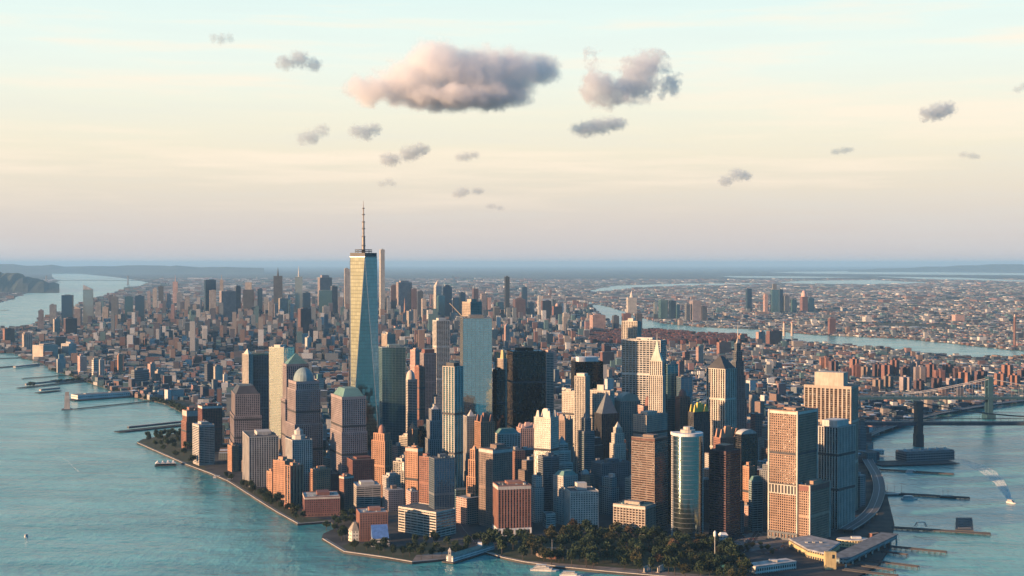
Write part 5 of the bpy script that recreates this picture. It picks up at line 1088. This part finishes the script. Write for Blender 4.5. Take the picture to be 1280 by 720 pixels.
# elevated highway along the east river
pts = G((1058, 668), (1078, 655), (1092, 640), (1099, 618), (1096, 600), (1086, 582), (1078, 566), (1080, 552), (1104, 540), (1160, 523), (1240, 508.5), (1300, 502), (1400, 496)); fine = []
for i in range(len(pts) - 1):
    a0, a1, a2, a3 = pts[max(i - 1, 0)], pts[i], pts[i + 1], pts[min(i + 2, len(pts) - 1)]
    for k in range(6): f = k / 6; fine.append(.5 * (2 * a1 + (a2 - a0) * f + (2 * a0 - 5 * a1 + 4 * a2 - a3) * f * f + (3 * a1 - a0 - 3 * a2 + a3) * f ** 3))
o = empty('elevated_highway', (fine[0].x, fine[0].y, 3), 0, 'elevated riverside highway curving along the east shore', 'highway')
mb, Lf, Rt = ribbon('deck', fine, 24, 12, ASPH, 0, 1.4); shifted(mb, o).build('deck', plainmat('highway_deck', (.10, .10, .105), .8), o)
for sd_ in (11.6, -11.6): mb, _, _ = ribbon('b', fine, .5, 13.1, ASPH, sd_, 1.08); shifted(mb, o).build('barrier', wallmat('stone'), o)
mb, _, _ = ribbon('m', fine, .5, 12.03, ASPH, 0); shifted(mb, o).build('lane_marking', wallmat('white'), o)
for i in range(1, len(fine), 2):
    for A in (Lf, Rt): c = fine[i].xy.lerp(A[i], .75); shifted(MB().bar((c.x, c.y, 3), (c.x, c.y, 10.7), .8, 6), o).build('column', wallmat('slate'), o)
# bridges
def bridge(label, name, px, ptop, pbase, pdeck, x0, x1, wid, tw, col, cab, sag, stone, deckw, cr=.9, zend=None, ends=None):
    C = ground(px, pbase, z=0); d = C.y; s = d / F; o = empty(name, (C.x, d, 0), 0, label, 'bridge'); zt = atd(px, ptop, d).z; zd = atd(px, pdeck, d).z; m = wallmat(col, .6)
    xs = lambda q: (q - px) * s
    tws = [0] + ([ends] if ends else [])
    for T_ in tws:
        X0 = xs(T_) if T_ else 0; tb = MB()
        if stone:
            for k in (-1, 0, 1): tb.cbox(X0, k * wid * .42, tw, tw * .55, -1, zt * .9)
            tb.cbox(X0, 0, tw * 1.05, wid * 1.0, zt * .9 - .02, zt); tb.cbox(X0, 0, tw * 1.25, wid * 1.15, -1.5, zd * .5)
        else:
            for k in (-1, 1): tb.cbox(X0, k * wid * .4, tw * .8, tw * .5, -1, zt)
            for z_ in (zd + (zt - zd) * .45, zt - 6): tb.cbox(X0, 0, tw * .7, wid * .8, z_, z_ + 6)
            tb.cbox(X0, 0, tw * 1.6, wid * 1.3, -1.5, zd * .2)
        tb.build('tower', m, o)
    MB().box(xs(x0), xs(x1), -wid / 2, wid / 2, zd - deckw, zd).build('deck', wallmat('navy' if stone else 'steel', .6), o)
    tr = MB(); n = int((xs(x1) - xs(x0)) / (deckw * 2.2))
    for k in range(n + 1):
        xx = xs(x0) + (xs(x1) - xs(x0)) * k / n
        tr.box(xx - .3, xx + .3, -wid / 2 - .3, -wid / 2 + .3, zd, zd + deckw * .9)
    tr.box(xs(x0), xs(x1), -wid / 2 - .31, -wid / 2 + .31, zd + deckw * .9, zd + deckw * 1.1); tr.build('truss', m, o)
    hg = MB()
    for sg in (-1, 1):
        cb = MB()
        for (xa, za, xb, zb, sg_) in sag:
            za, zb = atd(px, za, d).z, atd(px, zb, d).z; xa, xb = xs(xa), xs(xb); pts = []
            for k in range(15): f = k / 14; pts.append((xa + (xb - xa) * f, sg * wid * .4, za + (zb - za) * (f ** sg_ if sg_ > 0 else 1 - (1 - f) ** -sg_)))
            for p_, q_ in zip(pts[:-1], pts[1:]): cb.bar(p_, q_, cr, 5)
            for p_ in pts[1:-1]:
                if p_[2] > zd + 2: hg.bar((p_[0], p_[1], zd), p_, cr * .25, 4)
        cb.build('cable', wallmat(cab, .5), o)
    hg.build('hanger', wallmat(cab, .5), o)
    for k in range(max(0, int((px - x0) / 14))):
        pass
    return o
bridge('stone towered suspension bridge nearest the shopping hall pier', 'suspension_bridge', 1148, 501, 558, 527, 1040, 1420, 26, 16, 'charcoal', 'charcoal', [(1148, 503, 1048, 526, -1.9), (1148, 503, 1330, 522, -2.0)], True, 9, 1.0)
bridge('blue grey steel suspension bridge with pale cables farther up the river', 'suspension_bridge', 1236, 471, 523, 496, 1030, 1500, 36, 17, 'steel', 'stone', [(1236, 473, 1130, 492, -1.35), (1236, 473, 1420, 493, -2.0)], False, 7, 1.1)
bridge('faint long bridge crossing the upper western river', 'suspension_bridge', 160, 344.5, 356, 350.5, 66, 190, 36, 30, 'slate', 'slate', [(160, 345, 109, 349.6, -2.0), (58, 345, 109, 349.6, -2.0), (160, 345, 188, 350, -1.2)], False, 8, 1.5, None, 58)
# trees
L0 = ('dark green tree among the crowd in the waterfront park south of the towers', 'olive brown tree among the crowd in the waterfront park south of the towers')
grove(BATT, 168, 8.4, [0, 1, 2, 0, 1, 2, 3, 4, 0, 1, 3, 5], L0, 'waterfront park trees', (1.25, 1.85), 12000)
grove([(404, 664), (440, 640), (445, 676), (425, 680)], 16, 8, [0, 1, 2], 'dark tree by the small cove between the two lawns', 'cove trees', (1.0, 1.4))
grove(WAG, 28, 8, [0, 1, 2], 'dark tree on the lawn around the hexagonal museum', 'museum lawn trees', (.95, 1.35))
grove([(555, 676), (600, 672), (668, 671), (610, 688), (590, 687)], 12, 8, [0, 1], 'dark tree lining the road by the white pier house', 'pier road trees', (1.0, 1.4))
grove(STRIP, 32, 7.6, [0, 1, 2, 3], ('dark green tree along the promenade below the orange flats', 'olive tree along the promenade below the orange flats'), 'promenade trees', (.85, 1.25))
grove(ROCK, 36, 8, [0, 1, 2], 'dark tree on the lawn at the northwestern bend of the promenade', 'northern lawn trees', (1.1, 1.5))
grove([(915, 690), (950, 680), (985, 690), (940, 705), (925, 700)], 10, 9, [0, 3], ('dark green tree in the traffic island by the ferry terminal', 'olive tree in the traffic island by the ferry terminal'), 'ferry plaza trees', (.6, .9))
random.seed(9); r = random.Random(2); mb = MB()
def row(pts, n, spread, s=1.0):
    P = [ground(*p) for p in pts]
    for k in range(n):
        f = r.random() * (len(P) - 1); i = int(f); c = P[i].lerp(P[min(i + 1, len(P) - 1)], f - i); c = c + Vector((r.uniform(-1, 1) * spread, r.uniform(-1, 1) * spread, 0)); q = r.uniform(4.5, 7.5) * s
        mb.bar((c.x, c.y, 3), (c.x, c.y, 7), .4, 4); leafcloud(mb, [(c.x, c.y, 8.5, q, q * .8), (c.x + q * .5, c.y, 9.5, q * .6, q * .6), (c.x - q * .4, c.y + q * .4, 8, q * .7, q * .6)], 46, 1.2, 2.8, r)
row([(62, 461), (100, 473), (140, 486), (180, 497), (214, 505), (232, 515)], 190, 14); row([(40, 480), (38, 483)], 8, 12); row([(66, 478), (100, 475)], 22, 10); row([(740, 424), (800, 424), (860, 426), (930, 429)], 260, 60, 1.5)
row([(1040, 500), (1090, 492), (1160, 486), (1270, 480)], 90, 70, 1.3); row([(600, 470), (700, 476), (900, 470), (1000, 480)], 260, 260, 1.1); row([(860, 500), (960, 505), (1070, 515)], 160, 160, 1.0); row([(130, 440), (250, 445), (420, 450)], 160, 200, 1.1); row([(1000, 400), (1150, 405), (1280, 415)], 150, 700, 2.2); row([(1000, 375), (1280, 378)], 160, 1800, 5); row([(180, 450), (300, 470), (420, 480)], 90, 130, 1.2); row([(250, 440), (420, 445), (620, 440)], 320, 320); row([(640, 455), (800, 458), (1000, 450)], 320, 260); row([(330, 490), (420, 505)], 60, 90); row([(1000, 520), (1070, 528)], 40, 60, 1.1)
tag(mb.build('distant_trees', LEAF[0]), 'far street and riverside trees merging into dark green bands', 'trees', kind='stuff')
# brick estates beside the far bridge
random.seed(31); K = 0
for px, py in [(1060, 470), (1072, 466), (1084, 468), (1096, 464), (1108, 470), (1118, 463), (1066, 458), (1130, 468), (1142, 462), (1150, 471), (1162, 465), (1174, 472), (1184, 464), (1196, 470), (1204, 478), (1214, 468), (1226, 476), (1250, 480), (1258, 470), (1268, 480), (1276, 472), (1190, 484), (1170, 486), (1148, 488), (1130, 486), (1112, 484), (1096, 486), (1030, 458), (1042, 462)]:
    g = ground(px + random.uniform(-2, 2), py + 6); H = random.uniform(48, 66); c = random.choice(['brick', 'redbrown', 'mauve', 'maroon', 'maroon', 'brown']); lb = name_it(px, g.y, 'cross-shaped', c, 'estate tower') or None
    o = empty('apartment_tower', g, R(random.choice([10, 25, 40])), lb or 'brick slab of the housing estate beside the far bridge', 'apartment tower', 'estate towers'); mb2 = MB(); a_ = random.uniform(9, 13); b_ = random.uniform(22, 30); mb2.cbox(0, 0, b_ * 1.6, a_ * 1.5, 0, H); mb2.cbox(b_ * .1, 0, a_ * 1.5, b_ * 1.5, 0, H - .5)
    mb2.build('wall', winmat(c, 3.4, 3.6, .45, .45), o); MB().cbox(b_ * .1, 0, a_, a_, H + .01, H + 6).build('penthouse', wallmat(c), o); K += 1
# parked cars and buses on the ferry plaza
random.seed(13); cars = []
CC = [((.6, .6, .6), 'silver'), ((.03, .03, .035), 'black'), ((.7, .7, .68), 'white'), ((.55, .38, .05), 'yellow'), ((.3, .04, .04), 'red')]
for col, cn in CC:
    root = empty('car', (0, 0, 0)); pnt = plainmat('paint_' + cn, col, .3, 0, .5, .05)
    MB().box(-2.3, 2.3, -.9, .9, .35, .95).build('body', pnt, root); MB().pyr(-.2, 0, 2.9, 1.65, .96, 2.0, 1.4, 1.5).build('cabin', glassmat(**GL['dark']), root)
    for sx in (-1.4, 1.4):
        for sy in (-.8, .8): MB().bar((sx, sy - .12, .34), (sx, sy + .12, .34), .34, 8).build('wheel', wallmat('black'), root)
    cars.append([root, cn, False])
spots = [(random.uniform(915, 992), random.uniform(662, 690)) for _ in range(34)]
for px, py in spots:
    g = ground(px, py)
    if any(math.hypot(g.x - f[0], g.y - f[1]) < f[2] * .9 for f in FOOT): continue
    e = random.choice(cars); o = e[0] if not e[2] else copy_tree(e[0]); e[2] = True; o.location = (g.x, g.y, 3.17); o.rotation_euler = (0, 0, random.choice([.4, .5, 2.0])); tag(o, f'tiny {e[1]} car on the streets between the ferry terminal and towers', 'car', f'{e[1]} cars on the ferry plaza')
for e in cars:
    if not e[2]:
        for ch in list(e[0].children): bpy.data.objects.remove(ch)
        bpy.data.objects.remove(e[0])
for k, p_ in enumerate(PROTO):
    if k not in usedp:
        for ch in list(p_.children): bpy.data.objects.remove(ch)
        bpy.data.objects.remove(p_)
